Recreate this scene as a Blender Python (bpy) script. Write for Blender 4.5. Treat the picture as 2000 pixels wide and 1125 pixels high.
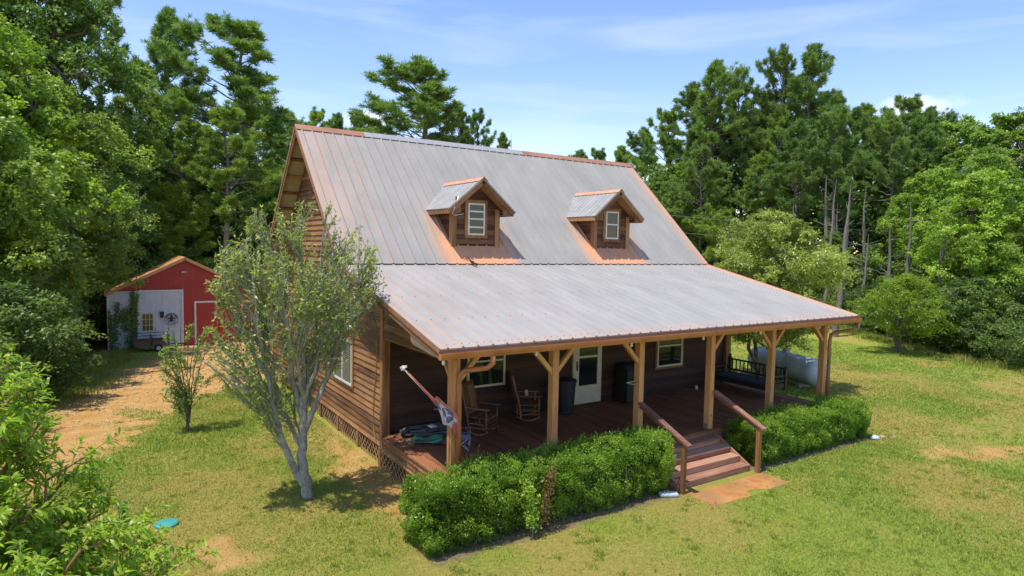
import bpy, math, random
import numpy as np
from mathutils import Vector, Matrix

# ------------------------------------------------------------ camera, sky, sun
scene = bpy.context.scene
for o in list(bpy.data.objects): bpy.data.objects.remove(o)
col = scene.collection
CAM = Vector((-5.458, -10.298, 5.160))
yaw, pit, roll = 0.57765, -0.06530, 0.01878
Fv = Vector((math.sin(yaw)*math.cos(pit), math.cos(yaw)*math.cos(pit), math.sin(pit)))
R0 = Vector((math.cos(yaw), -math.sin(yaw), 0)); U0 = R0.cross(Fv)
Rv = math.cos(roll)*R0 + math.sin(roll)*U0; Uv = math.cos(roll)*U0 - math.sin(roll)*R0
cd = bpy.data.cameras.new('camera'); co = bpy.data.objects.new('camera', cd); col.objects.link(co)
co.matrix_world = Matrix(((Rv.x, Uv.x, -Fv.x, CAM.x), (Rv.y, Uv.y, -Fv.y, CAM.y), (Rv.z, Uv.z, -Fv.z, CAM.z), (0, 0, 0, 1)))
cd.sensor_width = 36; cd.lens = 36*1232.15/2000; cd.clip_start = .05; cd.clip_end = 3000
scene.camera = co
scene.view_settings.view_transform = 'Standard'; scene.view_settings.look = 'None'
scene.view_settings.exposure = 0.74; scene.view_settings.gamma = 1
scene.render.engine = 'CYCLES'
SUN_DIR = Vector((.31, .03, -1)).normalized()
sd = bpy.data.lights.new('sun', 'SUN'); sd.energy = 3.25; sd.angle = math.radians(.55); sd.color = (1, .94, .84)
so = bpy.data.objects.new('sun', sd); col.objects.link(so); so.location = (-20, 0, 60)
so.rotation_euler = SUN_DIR.to_track_quat('-Z', 'Y').to_euler()
w = bpy.data.worlds.new('World'); scene.world = w; w.use_nodes = True
wn = w.node_tree; wn.nodes.clear()
def WN(t, **k):
    n = wn.nodes.new(t)
    for a, b in k.items(): setattr(n, a, b)
    return n
sky = WN('ShaderNodeTexSky', sky_type='NISHITA', sun_disc=False)
sky.sun_elevation = math.radians(72.5); sky.sun_rotation = math.radians(-95.5)
sky.air_density = 1.0; sky.dust_density = .12; sky.ozone_density = 2.2; sky.altitude = 50
tc = WN('ShaderNodeTexCoord'); L = wn.links.new
mp = WN('ShaderNodeMapping'); mp.inputs['Scale'].default_value = (1.3, 1.3, 9); L(tc.outputs['Generated'], mp.inputs[0])
n1 = WN('ShaderNodeTexNoise'); n1.inputs['Scale'].default_value = 2.3; n1.inputs['Detail'].default_value = 7; n1.inputs['Distortion'].default_value = .6
L(mp.outputs[0], n1.inputs['Vector'])
r1 = WN('ShaderNodeMapRange'); r1.inputs[1].default_value = .50; r1.inputs[2].default_value = .78; r1.inputs[3].default_value = .0; r1.inputs[4].default_value = .24
L(n1.outputs['Fac'], r1.inputs[0])
last = r1.outputs[0]
n2 = WN('ShaderNodeTexNoise'); n2.inputs['Scale'].default_value = 22; n2.inputs['Detail'].default_value = 6
L(tc.outputs['Generated'], n2.inputs['Vector'])
# two small cumulus puffs low over the trees: directions on the sky
def puff(dirv, rx, rz, last):
    d = Vector(dirv).normalized(); side = Vector((d.y, -d.x, 0)).normalized(); up = side.cross(d)
    def dot(v, k):
        n = WN('ShaderNodeVectorMath', operation='DOT_PRODUCT'); L(tc.outputs['Generated'], n.inputs[0]); n.inputs[1].default_value = v
        m = WN('ShaderNodeMath', operation='MULTIPLY'); L(n.outputs['Value'], m.inputs[0]); m.inputs[1].default_value = k
        return m.outputs[0]
    a = dot(side, 1/rx); b = dot(up, 1/rz)
    a2 = WN('ShaderNodeMath', operation='MULTIPLY'); L(a, a2.inputs[0]); L(a, a2.inputs[1])
    b2 = WN('ShaderNodeMath', operation='MULTIPLY'); L(b, b2.inputs[0]); L(b, b2.inputs[1])
    s = WN('ShaderNodeMath', operation='ADD'); L(a2.outputs[0], s.inputs[0]); L(b2.outputs[0], s.inputs[1])
    f = dot(d, 1)
    g = WN('ShaderNodeMath', operation='LESS_THAN'); L(f, g.inputs[0]); g.inputs[1].default_value = .3
    s1 = WN('ShaderNodeMath', operation='MULTIPLY_ADD'); L(g.outputs[0], s1.inputs[0]); s1.inputs[1].default_value = 50; L(s.outputs[0], s1.inputs[2])
    s2 = WN('ShaderNodeMath', operation='MULTIPLY_ADD'); L(n2.outputs['Fac'], s2.inputs[0]); s2.inputs[1].default_value = 2.6; L(s1.outputs[0], s2.inputs[2])
    mr = WN('ShaderNodeMapRange', interpolation_type='SMOOTHSTEP'); L(s2.outputs[0], mr.inputs[0])
    mr.inputs[1].default_value = 2.7; mr.inputs[2].default_value = 1.3; mr.inputs[3].default_value = 0; mr.inputs[4].default_value = .75
    mx = WN('ShaderNodeMath', operation='MAXIMUM'); L(last, mx.inputs[0]); L(mr.outputs[0], mx.inputs[1])
    return mx.outputs[0]
PUFFS = [((.8896, .4133, .1900), .050, .017), ((.3400, .9208, .1860), .038, .015)]
for pf in PUFFS: last = puff(*pf, last)
hs = WN('ShaderNodeHueSaturation'); hs.inputs['Saturation'].default_value = 1.22; tn_ = WN('ShaderNodeMixRGB', blend_type='MULTIPLY'); tn_.inputs[0].default_value = 1; tn_.inputs[2].default_value = (1.18, 1.0, .95, 1); L(sky.outputs[0], tn_.inputs[1]); L(tn_.outputs[0], hs.inputs['Color'])
mixc = WN('ShaderNodeMixRGB'); L(last, mixc.inputs[0]); L(hs.outputs[0], mixc.inputs[1]); mixc.inputs[2].default_value = (4.9, 5.1, 5.4, 1)
bg = WN('ShaderNodeBackground'); bg.inputs[1].default_value = .15
L(mixc.outputs[0], bg.inputs[0]); wo = WN('ShaderNodeOutputWorld'); L(bg.outputs[0], wo.inputs[0])

# ------------------------------------------------------------ helpers
rnd = random.Random(7)
def tag(o, label=None, cat=None, group=None, kind=None):
    if label: o['label'] = label
    if cat: o['category'] = cat
    if group: o['group'] = group
    if kind: o['kind'] = kind
    return o
def empty(name, loc=(0, 0, 0), label=None, cat=None, group=None, rz=0):
    o = bpy.data.objects.new(name, None); col.objects.link(o); o.location = loc; o.rotation_euler.z = rz
    o.empty_display_size = .3
    return tag(o, label, cat, group)
class MB:
    def __init__(s): s.v = []; s.f = []; s.t = []
    def face(s, pts, t=None):
        b = len(s.v); s.v += [tuple(p) for p in pts]; s.f.append(tuple(range(b, b+len(pts)))); s.t.append(.5 if t is None else t)
    def mesh(s, V, Fs, t=None):
        b = len(s.v); s.v += [tuple(p) for p in V]
        t = rnd.random() if t is None else t
        for f in Fs: s.f.append(tuple(b+i for i in f)); s.t.append(t)
    def box(s, a, b, t=None, M=None):
        x0, y0, z0 = a; x1, y1, z1 = b
        V = [Vector(p) for p in ((x0,y0,z0),(x1,y0,z0),(x1,y1,z0),(x0,y1,z0),(x0,y0,z1),(x1,y0,z1),(x1,y1,z1),(x0,y1,z1))]
        if M: V = [M @ p for p in V]
        s.mesh(V, ((0,3,2,1),(4,5,6,7),(0,1,5,4),(1,2,6,5),(2,3,7,6),(3,0,4,7)), t)
    def beam(s, p, q, w, h, up=(0, 0, 1), t=None):
        p = Vector(p); q = Vector(q); d = (q-p).normalized(); u = Vector(up)
        sd = d.cross(u)
        if sd.length < 1e-4: sd = Vector((1, 0, 0))
        sd.normalize(); u = sd.cross(d)
        V = []
        for c in (p, q):
            for a, b in ((-1,-1),(1,-1),(1,1),(-1,1)): V.append(c+sd*a*w/2+u*b*h/2)
        s.mesh(V, ((3,2,1,0),(4,5,6,7),(0,1,5,4),(1,2,6,5),(2,3,7,6),(3,0,4,7)), t)
    def tube(s, pts, r, n=8, t=None, cap=True):
        pts = [Vector(p) for p in pts]; rs = r if isinstance(r, (list, tuple)) else [r]*len(pts)
        V = []; Fs = []
        for i, p in enumerate(pts):
            d = (pts[min(i+1, len(pts)-1)]-pts[max(i-1, 0)]).normalized()
            a = d.cross(Vector((0, 0, 1)))
            if a.length < .1: a = d.cross(Vector((0, 1, 0)))
            a.normalize(); b = d.cross(a)
            for k in range(n):
                an = 2*math.pi*k/n; V.append(p+(a*math.cos(an)+b*math.sin(an))*rs[i])
        for i in range(len(pts)-1):
            for k in range(n): Fs.append((i*n+k, i*n+(k+1) % n, (i+1)*n+(k+1) % n, (i+1)*n+k))
        if cap: Fs.append(tuple(range(n))[::-1]); Fs.append(tuple((len(pts)-1)*n+k for k in range(n)))
        s.mesh(V, Fs, t)
    def lathe(s, prof, c=(0, 0, 0), axis='z', n=20, t=None):
        V = []; Fs = []; c = Vector(c)
        for r, z in prof:
            for k in range(n):
                a = 2*math.pi*k/n; x, y = r*math.cos(a), r*math.sin(a)
                V.append(c+(Vector((x, y, z)) if axis == 'z' else Vector((z, x, y)) if axis == 'x' else Vector((x, z, y))))
        m = len(prof)
        for i in range(m-1):
            for k in range(n): Fs.append((i*n+k, i*n+(k+1) % n, (i+1)*n+(k+1) % n, (i+1)*n+k))
        Fs.append(tuple(range(n))[::-1]); Fs.append(tuple((m-1)*n+k for k in range(n)))
        s.mesh(V, Fs, t)
    def build(s, name, mat, parent=None, smooth=False, label=None, cat=None, group=None, kind=None, bevel=0):
        me = bpy.data.meshes.new(name); me.from_pydata(s.v, [], s.f)
        at = me.attributes.new('tint', 'FLOAT', 'FACE'); at.data.foreach_set('value', s.t)
        me.materials.append(mat)
        if smooth: me.polygons.foreach_set('use_smooth', [True]*len(me.polygons))
        me.update()
        o = bpy.data.objects.new(name, me); col.objects.link(o)
        if parent: o.parent = parent
        if bevel:
            m = o.modifiers.new('bevel', 'BEVEL'); m.width = bevel; m.segments = 2; m.limit_method = 'ANGLE'
        return tag(o, label, cat, group, kind)
def npmesh(name, V, Q, tint, mat, parent=None, smooth=False, **tg):
    """V (n,3); Q (m,k) faces of equal size k; tint (m,)"""
    me = bpy.data.meshes.new(name); V = np.asarray(V, np.float32); Q = np.asarray(Q, np.int32); m, k = Q.shape
    me.vertices.add(len(V)); me.vertices.foreach_set('co', V.ravel())
    me.loops.add(m*k); me.loops.foreach_set('vertex_index', Q.ravel())
    me.polygons.add(m); me.polygons.foreach_set('loop_start', np.arange(m, dtype=np.int32)*k)
    try: me.polygons.foreach_set('loop_total', np.full(m, k, np.int32))
    except Exception: pass
    at = me.attributes.new('tint', 'FLOAT', 'FACE'); at.data.foreach_set('value', np.asarray(tint, np.float32))
    me.materials.append(mat); me.update(calc_edges=True)
    if smooth: me.polygons.foreach_set('use_smooth', np.ones(m, bool))
    o = bpy.data.objects.new(name, me); col.objects.link(o)
    if parent: o.parent = parent
    return tag(o, **tg)
def norm(a): return a/np.maximum(np.linalg.norm(a, axis=-1, keepdims=True), 1e-9)
def leaves(P, D, N, Ln, W, seg=1, droop=0.):
    """leaf blades starting at P along D with surface normal near N -> V, Q"""
    n = len(P); D = norm(D); S = norm(np.cross(D, N)); N = np.cross(S, D)
    Ln = np.broadcast_to(Ln, (n,))[:, None]; W = np.broadcast_to(W, (n,))[:, None]
    if seg == 1:
        V = np.stack([P, P+D*Ln*.45+S*W/2, P+D*Ln-N*Ln*droop, P+D*Ln*.45-S*W/2], 1).reshape(-1, 3)
        return V, np.arange(n*4).reshape(n, 4)
    rows = []
    for i in range(seg+1):
        t = i/seg; c = P+D*Ln*(t-.25*droop*t*t)-np.array([0, 0, 1])*Ln*droop*t*t*.8
        ww = W*.5*(math.sin(math.pi*min(1, .06+t*.93))**.8)
        rows += [c+S*ww, c-S*ww]
    V = np.stack(rows, 1); k = 2*(seg+1); b = np.arange(n)[:, None]*k
    Q = np.concatenate([np.concatenate([b+2*i, b+2*i+1, b+2*i+3, b+2*i+2], 1) for i in range(seg)], 0)
    return V.reshape(-1, 3), Q
class Wood:
    """collects tapered tubes quickly"""
    def __init__(s): s.V = []; s.Q = []; s.b = 0
    def add(s, pts, rad, n=6):
        pts = np.asarray(pts, float); rad = np.asarray(rad, float); m = len(pts)
        d = norm(np.gradient(pts, axis=0)); ref = np.where(np.abs(d[:, 2:3]) > .9, np.array([[1., 0, 0]]), np.array([[0, 0, 1.]]))
        if (np.abs(d[:, 2]) > .9).any(): ref = np.tile(np.array([[1., .1, 0]]), (m, 1))
        a = norm(np.cross(d, ref)); b = np.cross(d, a)
        an = np.arange(n)*2*math.pi/n
        V = pts[:, None]+(a[:, None]*np.cos(an)[None, :, None]+b[:, None]*np.sin(an)[None, :, None])*rad[:, None, None]
        i = np.arange(m-1)[:, None]*n; k = np.arange(n)[None]; k2 = (k+1) % n
        s.Q.append((np.stack([i+k, i+k2, i+n+k2, i+n+k], -1).reshape(-1, 4))+s.b)
        s.V.append(V.reshape(-1, 3)); s.b += m*n
    def build(s, name, mat, parent, **tg):
        V = np.concatenate(s.V); Q = np.concatenate(s.Q)
        return npmesh(name, V, Q, np.random.RandomState(1).rand(len(Q)), mat, parent, True, **tg)
def vnoise(x, y, seed=0):
    xi = np.floor(x).astype(np.int64); yi = np.floor(y).astype(np.int64); fx = x-xi; fy = y-yi
    def h(a, b):
        v = (a*374761393+b*668265263+seed*982451653) & 0x7fffffff; v = ((v ^ (v >> 13))*1274126177) & 0x7fffffff
        return ((v ^ (v >> 16)) & 0xffff)/65535.
    fx = fx*fx*(3-2*fx); fy = fy*fy*(3-2*fy)
    return (h(xi, yi)*(1-fx)+h(xi+1, yi)*fx)*(1-fy)+(h(xi, yi+1)*(1-fx)+h(xi+1, yi+1)*fx)*fy
def fbm(x, y, seed=0, o=4):
    s = 0; a = 1; t = 0
    for i in range(o): s = s+a*vnoise(x*2**i, y*2**i, seed+i*17); t += a; a *= .5
    return s/t
def sstep(a, b, x): t = np.clip((x-a)/(b-a), 0, 1); return t*t*(3-2*t)
def height(x, y):
    x = np.asarray(x, float); y = np.asarray(y, float)
    return -1.05*sstep(11, 31, y)*(1-sstep(6, 20, x))
def H(x, y): return float(height(x, y))

# ------------------------------------------------------------ materials
def M_(name):
    m = bpy.data.materials.new(name); m.use_nodes = True; t = m.node_tree; b = t.nodes['Principled BSDF']; return m, t, b
def N_(t, ty, **k):
    n = t.nodes.new(ty)
    for a, v in k.items():
        if isinstance(a, str) and a.startswith('i_'): n.inputs[int(a[2:])].default_value = v
        else: setattr(n, a, v)
    return n
def ramp(t, src, stops):
    r = t.nodes.new('ShaderNodeValToRGB'); e = r.color_ramp.elements
    e[0].position = stops[0][0]; e[0].color = (*stops[0][1], 1); e[1].position = stops[-1][0]; e[1].color = (*stops[-1][1], 1)
    for p, c in stops[1:-1]: x = e.new(p); x.color = (*c, 1)
    t.links.new(src, r.inputs[0]); return r.outputs[0]
def noise(t, vec, scale, detail=5, rough=.55, dist=0):
    n = t.nodes.new('ShaderNodeTexNoise'); n.inputs['Scale'].default_value = scale; n.inputs['Detail'].default_value = detail
    n.inputs['Roughness'].default_value = rough; n.inputs['Distortion'].default_value = dist
    if vec is not None: t.links.new(vec, n.inputs['Vector'])
    return n.outputs['Fac']
def coords(t, scale=(1, 1, 1)):
    c = t.nodes.new('ShaderNodeTexCoord'); m = t.nodes.new('ShaderNodeMapping'); m.inputs['Scale'].default_value = scale
    t.links.new(c.outputs['Object'], m.inputs[0]); return m.outputs[0]
def mixc_(t, f, a, b, mode='MIX'):
    n = t.nodes.new('ShaderNodeMixRGB'); n.blend_type = mode
    for i, s in ((0, f), (1, a), (2, b)):
        if hasattr(s, 'links'): t.links.new(s, n.inputs[i])
        elif isinstance(s, (int, float)): n.inputs[i].default_value = s
        else: n.inputs[i].default_value = (*s, 1)
    return n.outputs[0]
def mrange(t, s, a, b, c=0., d=1.):
    n = t.nodes.new('ShaderNodeMapRange'); t.links.new(s, n.inputs[0])
    for i, v in zip((1, 2, 3, 4), (a, b, c, d)): n.inputs[i].default_value = v
    return n.outputs[0]
def attr(t, name): n = t.nodes.new('ShaderNodeAttribute'); n.attribute_name = name; return n.outputs['Fac']
def bump(t, b, src, st=.4, dist=.02):
    n = t.nodes.new('ShaderNodeBump'); n.inputs['Strength'].default_value = st; n.inputs['Distance'].default_value = dist
    t.links.new(src, n.inputs['Height']); t.links.new(n.outputs[0], b.inputs['Normal'])
def plain(name, c, rough=.6, metal=0, var=.12, scale=6, bm=.15):
    m, t, b = M_(name); v = coords(t)
    n = noise(t, v, scale, 6); f = mrange(t, n, .3, .7, 1-var, 1+var)
    t.links.new(mixc_(t, 1, c, f, 'MULTIPLY'), b.inputs['Base Color'])
    b.inputs['Roughness'].default_value = rough; b.inputs['Metallic'].default_value = metal
    if bm: bump(t, b, noise(t, v, scale*8, 3), bm, .004)
    return m
def wood(name, dark, mid, light, axis='x', rough=.75, tintamt=.5, weather=0.):
    m, t, b = M_(name); sc = {'x': (.7, 14, 14), 'y': (14, .7, 14), 'z': (14, 14, .7)}[axis]
    n = noise(t, coords(t, sc), 2.2, 8, .65, .4); n2 = noise(t, coords(t), .9, 4)
    at = attr(t, 'tint')
    s = N_(t, 'ShaderNodeMath', operation='MULTIPLY_ADD', i_1=tintamt); t.links.new(at, s.inputs[0]); t.links.new(n, s.inputs[2])
    s2 = N_(t, 'ShaderNodeMath', operation='MULTIPLY_ADD', i_1=.5); t.links.new(n2, s2.inputs[0]); t.links.new(s.outputs[0], s2.inputs[2])
    k = .25+tintamt*.5
    c = ramp(t, mrange(t, s2.outputs[0], .3+k, .7+k*1.45), [(0, dark), (.45, mid), (1, light)])
    if weather:
        wz = noise(t, coords(t, tuple(x*.5 for x in sc)), 1.7, 6, .7)
        c = mixc_(t, mrange(t, wz, .52, .72, 0, weather), c, (.38, .31, .23))
    t.links.new(c, b.inputs['Base Color']); b.inputs['Roughness'].default_value = rough
    bump(t, b, n, .5, .006); return m
def foliage(name, c0, c1, c2, trans=.35, gloss=.5, backpale=0):
    m, t, b = M_(name); at = attr(t, 'tint')
    oi = t.nodes.new('ShaderNodeObjectInfo'); n = noise(t, coords(t), .45, 3)
    s = N_(t, 'ShaderNodeMath', operation='MULTIPLY_ADD', i_1=.75); t.links.new(at, s.inputs[0])
    s3 = N_(t, 'ShaderNodeMath', operation='MULTIPLY_ADD', i_1=.7, i_2=-.22); t.links.new(n, s3.inputs[0]); t.links.new(s3.outputs[0], s.inputs[2])
    c = ramp(t, s.outputs[0], [(.05, c0), (.5, c1), (.95, c2)])
    c = mixc_(t, 1, c, oi.outputs['Color'], 'MULTIPLY')
    t.links.new(c, b.inputs['Base Color']); b.inputs['Roughness'].default_value = gloss
    b.inputs['Specular IOR Level'].default_value = .4
    tr = t.nodes.new('ShaderNodeBsdfTranslucent'); c2_ = mixc_(t, 1, c, (1.25, 1.35, .55), 'MULTIPLY'); t.links.new(c2_, tr.inputs[0])
    ms = t.nodes.new('ShaderNodeMixShader'); ms.inputs[0].default_value = trans
    t.links.new(b.outputs[0], ms.inputs[1]); t.links.new(tr.outputs[0], ms.inputs[2]); t.links.new(ms.outputs[0], t.nodes['Material Output'].inputs[0])
    return m
def bark(name, c0, c1, sc=(9, 9, 1.6)):
    m, t, b = M_(name); n = noise(t, coords(t, sc), 1.6, 7, .7)
    t.links.new(ramp(t, n, [(.3, c0), (.7, c1)]), b.inputs['Base Color']); b.inputs['Roughness'].default_value = .9
    bump(t, b, n, .7, .02); return m
MAT = {}
MAT['siding_x'] = wood('siding_x', (.026, .009, .004), (.058, .021, .009), (.10, .038, .017), 'x', tintamt=.3)  # darker siding copy: the front wall's porch shade is put into its colour
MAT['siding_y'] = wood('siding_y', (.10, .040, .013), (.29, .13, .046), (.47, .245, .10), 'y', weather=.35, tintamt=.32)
MAT['dormer_wood'] = wood('dormer_wood', (.06, .020, .009), (.18, .068, .028), (.32, .14, .065), 'x')
MAT['trim'] = wood('trim', (.16, .065, .022), (.32, .145, .052), (.48, .25, .11), 'z', weather=.25)
MAT['trim_y'] = wood('trim_y', (.16, .08, .035), (.30, .17, .08), (.42, .28, .15), 'y', weather=.5)
MAT['post'] = wood('post', (.46, .20, .07), (.64, .32, .125), (.78, .46, .21), 'z', tintamt=.2)
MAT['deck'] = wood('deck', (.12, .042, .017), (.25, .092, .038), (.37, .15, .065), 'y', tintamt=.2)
MAT['step'] = wood('step', (.24, .10, .06), (.43, .22, .14), (.60, .42, .30), 'x', weather=.65)
MAT['rail'] = wood('rail', (.15, .06, .04), (.27, .12, .08), (.42, .27, .19), 'y', weather=.35)
MAT['rocker'] = wood('rocker', (.14, .055, .025), (.26, .11, .05), (.36, .18, .09), 'z', rough=.5)
MAT['weathered'] = wood('weathered', (.17, .11, .075), (.30, .22, .16), (.42, .35, .28), 'y')
MAT['gutter'] = plain('gutter', (.46, .17, .065), .4, .0, .2, 3, .05)
MAT['brownmetal'] = plain('brownmetal', (.36, .17, .10), .45, 0, .2, 2.5, .05)
MAT['white'] = plain('white', (.66, .63, .55), .45, 0, .1, 5)
MAT['cream'] = plain('cream', (.60, .53, .38), .45, 0, .1, 5)
MAT['black'] = plain('black', (.018, .018, .022), .5, 0, .2, 5)
MAT['blackwood'] = plain('blackwood', (.022, .022, .027), .45, 0, .3, 7, .3)
MAT['cushion'] = plain('cushion', (.05, .045, .06), .9, 0, .2, 8, .4)
MAT['steel'] = plain('steel', (.42, .42, .44), .35, .7, .2, 8)
MAT['bulb'] = plain('bulb', (.75, .75, .72), .3, 0, .05, 5)
MAT['lattice'] = wood('lattice', (.20, .10, .05), (.34, .19, .10), (.48, .30, .18), 'x')
def glassm():
    m, t, b = M_('pane_glass'); b.inputs['Base Color'].default_value = (.012, .016, .020, 1); b.inputs['Roughness'].default_value = .06
    b.inputs['Specular IOR Level'].default_value = .6; bump(t, b, noise(t, coords(t), 1.5, 2), .04, .02); return m
MAT['glass'] = glassm()
def roofmat(name, base, axis_info):
    """painted steel with rust-coloured clay stains: streaks down the ribs, at the rakes and round the dormers"""
    m, t, b = M_(name)
    c = t.nodes.new('ShaderNodeTexCoord'); sx = t.nodes.new('ShaderNodeSeparateXYZ'); t.links.new(c.outputs['Object'], sx.inputs[0])
    n1 = noise(t, coords(t, (1.2, .5, .5)), 1.4, 6); n2 = noise(t, coords(t, (5, .35, .35)), 1, 4); n3 = noise(t, coords(t), 3.2, 5)
    colr = mixc_(t, 1, base, mrange(t, n1, .3, .7, .88, 1.1), 'MULTIPLY')
    def math2(op, a, b_):
        n = N_(t, 'ShaderNodeMath', operation=op)
        for i, s in ((0, a), (1, b_)):
            if hasattr(s, 'links'): t.links.new(s, n.inputs[i])
            else: n.inputs[i].default_value = s
        return n.outputs[0]
    terms = []
    # stain near the left rake (x small) and the eave
    e = math2('MULTIPLY', mrange(t, sx.outputs['X'], axis_info['xl'], axis_info['xl']+1.9, 1, 0), mrange(t, n2, .35, .7, .1, 1)); terms.append(math2('MULTIPLY', e, axis_info.get('kl', .75)))
    e = math2('MULTIPLY', mrange(t, sx.outputs['X'], axis_info['xr'], axis_info['xr']-.55, 1, 0), .7); terms.append(e)
    for (cx, ya, yb) in axis_info.get('dorm', []):
        # stripes beside and under each dormer
        dx = math2('ABSOLUTE', math2('SUBTRACT', sx.outputs['X'], cx+.03), 0)
        band = math2('MULTIPLY', mrange(t, dx, .62, .78, 0, 1), mrange(t, dx, .92, 1.45, 1, 0))
        yv = math2('MULTIPLY', mrange(t, sx.outputs['Y'], 4.75, 5.0, .6, 1), mrange(t, sx.outputs['Y'], 5.4, 6.7, 1, 0))
        terms.append(math2('MULTIPLY', band, yv))
        under = math2('MULTIPLY', mrange(t, dx, .95, 1.2, 1, 0), mrange(t, sx.outputs['Y'], 5.32, 5.42, 1, 0)); terms.append(under)
    if axis_info.get('eave') is not None:
        e0 = axis_info['eave']; terms.append(math2('MULTIPLY', mrange(t, sx.outputs['Y'], e0, e0+.5, .4, 0), mrange(t, n2, .3, .7, .2, 1)))
    # ribs: rust collects along one side of each
    fr = math2('FRACT', math2('MULTIPLY', math2('SUBTRACT', sx.outputs['X'], axis_info['xl']), 1/axis_info['sp']), 0)
    rib = math2('MULTIPLY', math2('MULTIPLY', math2('GREATER_THAN', fr, .41), math2('LESS_THAN', fr, .47)), mrange(t, sx.outputs['X'], axis_info['xl'], axis_info['xl']+6, .6, .06)); terms.append(math2('MULTIPLY', rib, mrange(t, n3, .3, .7, .4, 1)))
    s = terms[0]
    for x in terms[1:]: s = math2('MAXIMUM', s, x)
    s = math2('MULTIPLY', s, mrange(t, n3, .2, .62, .45, 1.1))
    gr = math2('MULTIPLY', math2('MULTIPLY', math2('GREATER_THAN', fr, .53), math2('LESS_THAN', fr, .64)), mrange(t, n1, .3, .7, .6, .95)); colr = mixc_(t, gr, colr, tuple(k*.45 for k in base))  # dark line beside each rib: its shaded side put into the colour
    cl = N_(t, 'ShaderNodeClamp'); t.links.new(s, cl.inputs[0])
    colr = mixc_(t, cl.outputs[0], colr, (.66, .31, .16))
    dirt = mrange(t, noise(t, coords(t, (1.2, .8, .8)), 3, 8, .7), .5, .8, 0, .3); colr = mixc_(t, dirt, colr, (.30, .28, .27))
    t.links.new(colr, b.inputs['Base Color']); b.inputs['Roughness'].default_value = .62; b.inputs['Specular IOR Level'].default_value = .3
    bump(t, b, noise(t, coords(t, (1, .3, .3)), 3, 3), .12, .01)
    return m
# ------------------------------------------------------------ the house
XL, XR, YE, ZE, YB, ZB, YR, ZR = -.623, 12.714, -.646, 3.381, 4.813, 4.669, 8.927, 8.590
P, DK, XW0, XW1, YBK = 3.452, .725, -.05, 12.162, 14.40
PX = [0, 2.32, 4.752, 7.178, 9.638, 12.08]
SP = .305
house = empty('log_cabin_house', (0, 0, 0), 'brown timber farmhouse with grey metal roof, two dormers and a deep front porch', 'house')
# placement frame: every part is modelled in world coordinates under the house empty
def ribbed(mb, x0, x1, A, B, th=.03, sp=SP, rib=.026, screws=None, ax='x', start=0):
    """metal sheet between eave line A=(y,z) and top line B=(y,z), ribs running up the slope"""
    st = [(x0, 0)]; x = x0+sp*.5+start
    while x < x1-.03:
        st += [(x-.030, 0), (x-.013, rib), (x+.013, rib), (x+.030, 0)]; 
        x += sp
    st += [(x1, 0)]
    dy, dz = B[0]-A[0], B[1]-A[1]; l = math.hypot(dy, dz); ny, nz = -dz/l, dy/l
    if nz < 0: ny, nz = -ny, -nz
    def pt(x, h, E): 
        p = (x, E[0]+ny*h, E[1]+nz*h); return p if ax == 'x' else (p[1], p[0], p[2])
    V = []; Fs = []
    for x, h in st: V += [pt(x, h, A), pt(x, h, B), pt(x, -th, A), pt(x, -th, B)]
    for i in range(len(st)-1):
        a = i*4; b = a+4
        Fs += [(a, b, b+1, a+1), (a+2, a+3, b+3, b+2), (a, a+2, b+2, b), (a+1, b+1, b+3, a+3)]
    e = (len(st)-1)*4; Fs += [(0, 1, 3, 2), (e, e+2, e+3, e+1)]
    mb.mesh(V, Fs, .5)
    if screws:
        for t in screws:
            x = x0+sp*.5+start+.05
            while x < x1-.05:
                cy, cz = A[0]+dy*t+ny*.004, A[1]+dz*t+nz*.004
                for k in range(1):
                    r = .011
                    q = [(x+r*math.cos(a), cy+r*math.sin(a)*dy/l, cz+r*math.sin(a)*dz/l) for a in [i*math.pi/3 for i in range(6)]]
                    mb.face(q, .0)
                x += sp
RM = roofmat('roof_main', (.305, .292, .272), dict(xl=XL, xr=XR, sp=SP, dorm=[(3.43, 0, 0), (8.52, 0, 0)], kl=.5))
RP = roofmat('roof_porch', (.325, .316, .30), dict(xl=XL, xr=XR, sp=SP, eave=YE, kl=.22))
scm = RM
def slope_pts(y): return ZB+(ZR-ZB)/(YR-YB)*(y-YB)
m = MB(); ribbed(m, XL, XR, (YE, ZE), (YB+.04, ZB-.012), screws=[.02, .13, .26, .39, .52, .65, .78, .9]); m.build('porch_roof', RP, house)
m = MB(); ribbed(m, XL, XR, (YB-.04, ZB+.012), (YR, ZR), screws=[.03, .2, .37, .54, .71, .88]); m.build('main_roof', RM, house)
YRB = 14.95; ZRB = ZR-(ZR-ZB)/(YR-YB)*(YRB-YR)
m = MB(); ribbed(m, XL, XR, (YRB, ZRB), (YR+.01, ZR)); rr = m.build('rear_roof', MAT['tanmetal'] if 'tanmetal' in MAT else plain('rear_sheet', (.36, .31, .25), .5, 0, .15, 2, .05), house)
# screw heads as their own dark dots are inside the sheets (tint 0); ridge cap in three lengths
for a, b, mat in ((XL-.01, 1.45, MAT['brownmetal']), (1.45, 7.35, plain('ridge_grey', (.33, .32, .33), .45)), (7.35, XR+.01, MAT['brownmetal'])):
    m = MB()
    for s in (-1, 1):
        dy = .17*s; dz = -.17*.953
        V = [(a, YR, ZR+.045), (b, YR, ZR+.045), (b, YR+dy, ZR+.045+dz), (a, YR+dy, ZR+.045+dz)]
        V += [(x, y, z-.012) for x, y, z in V]
        m.mesh(V, ((0,1,2,3),(7,6,5,4),(0,4,5,1),(1,5,6,2),(2,6,7,3),(3,7,4,0)), .5)
    x = a+.05
    m.build('ridge_cap', mat, house)
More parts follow.
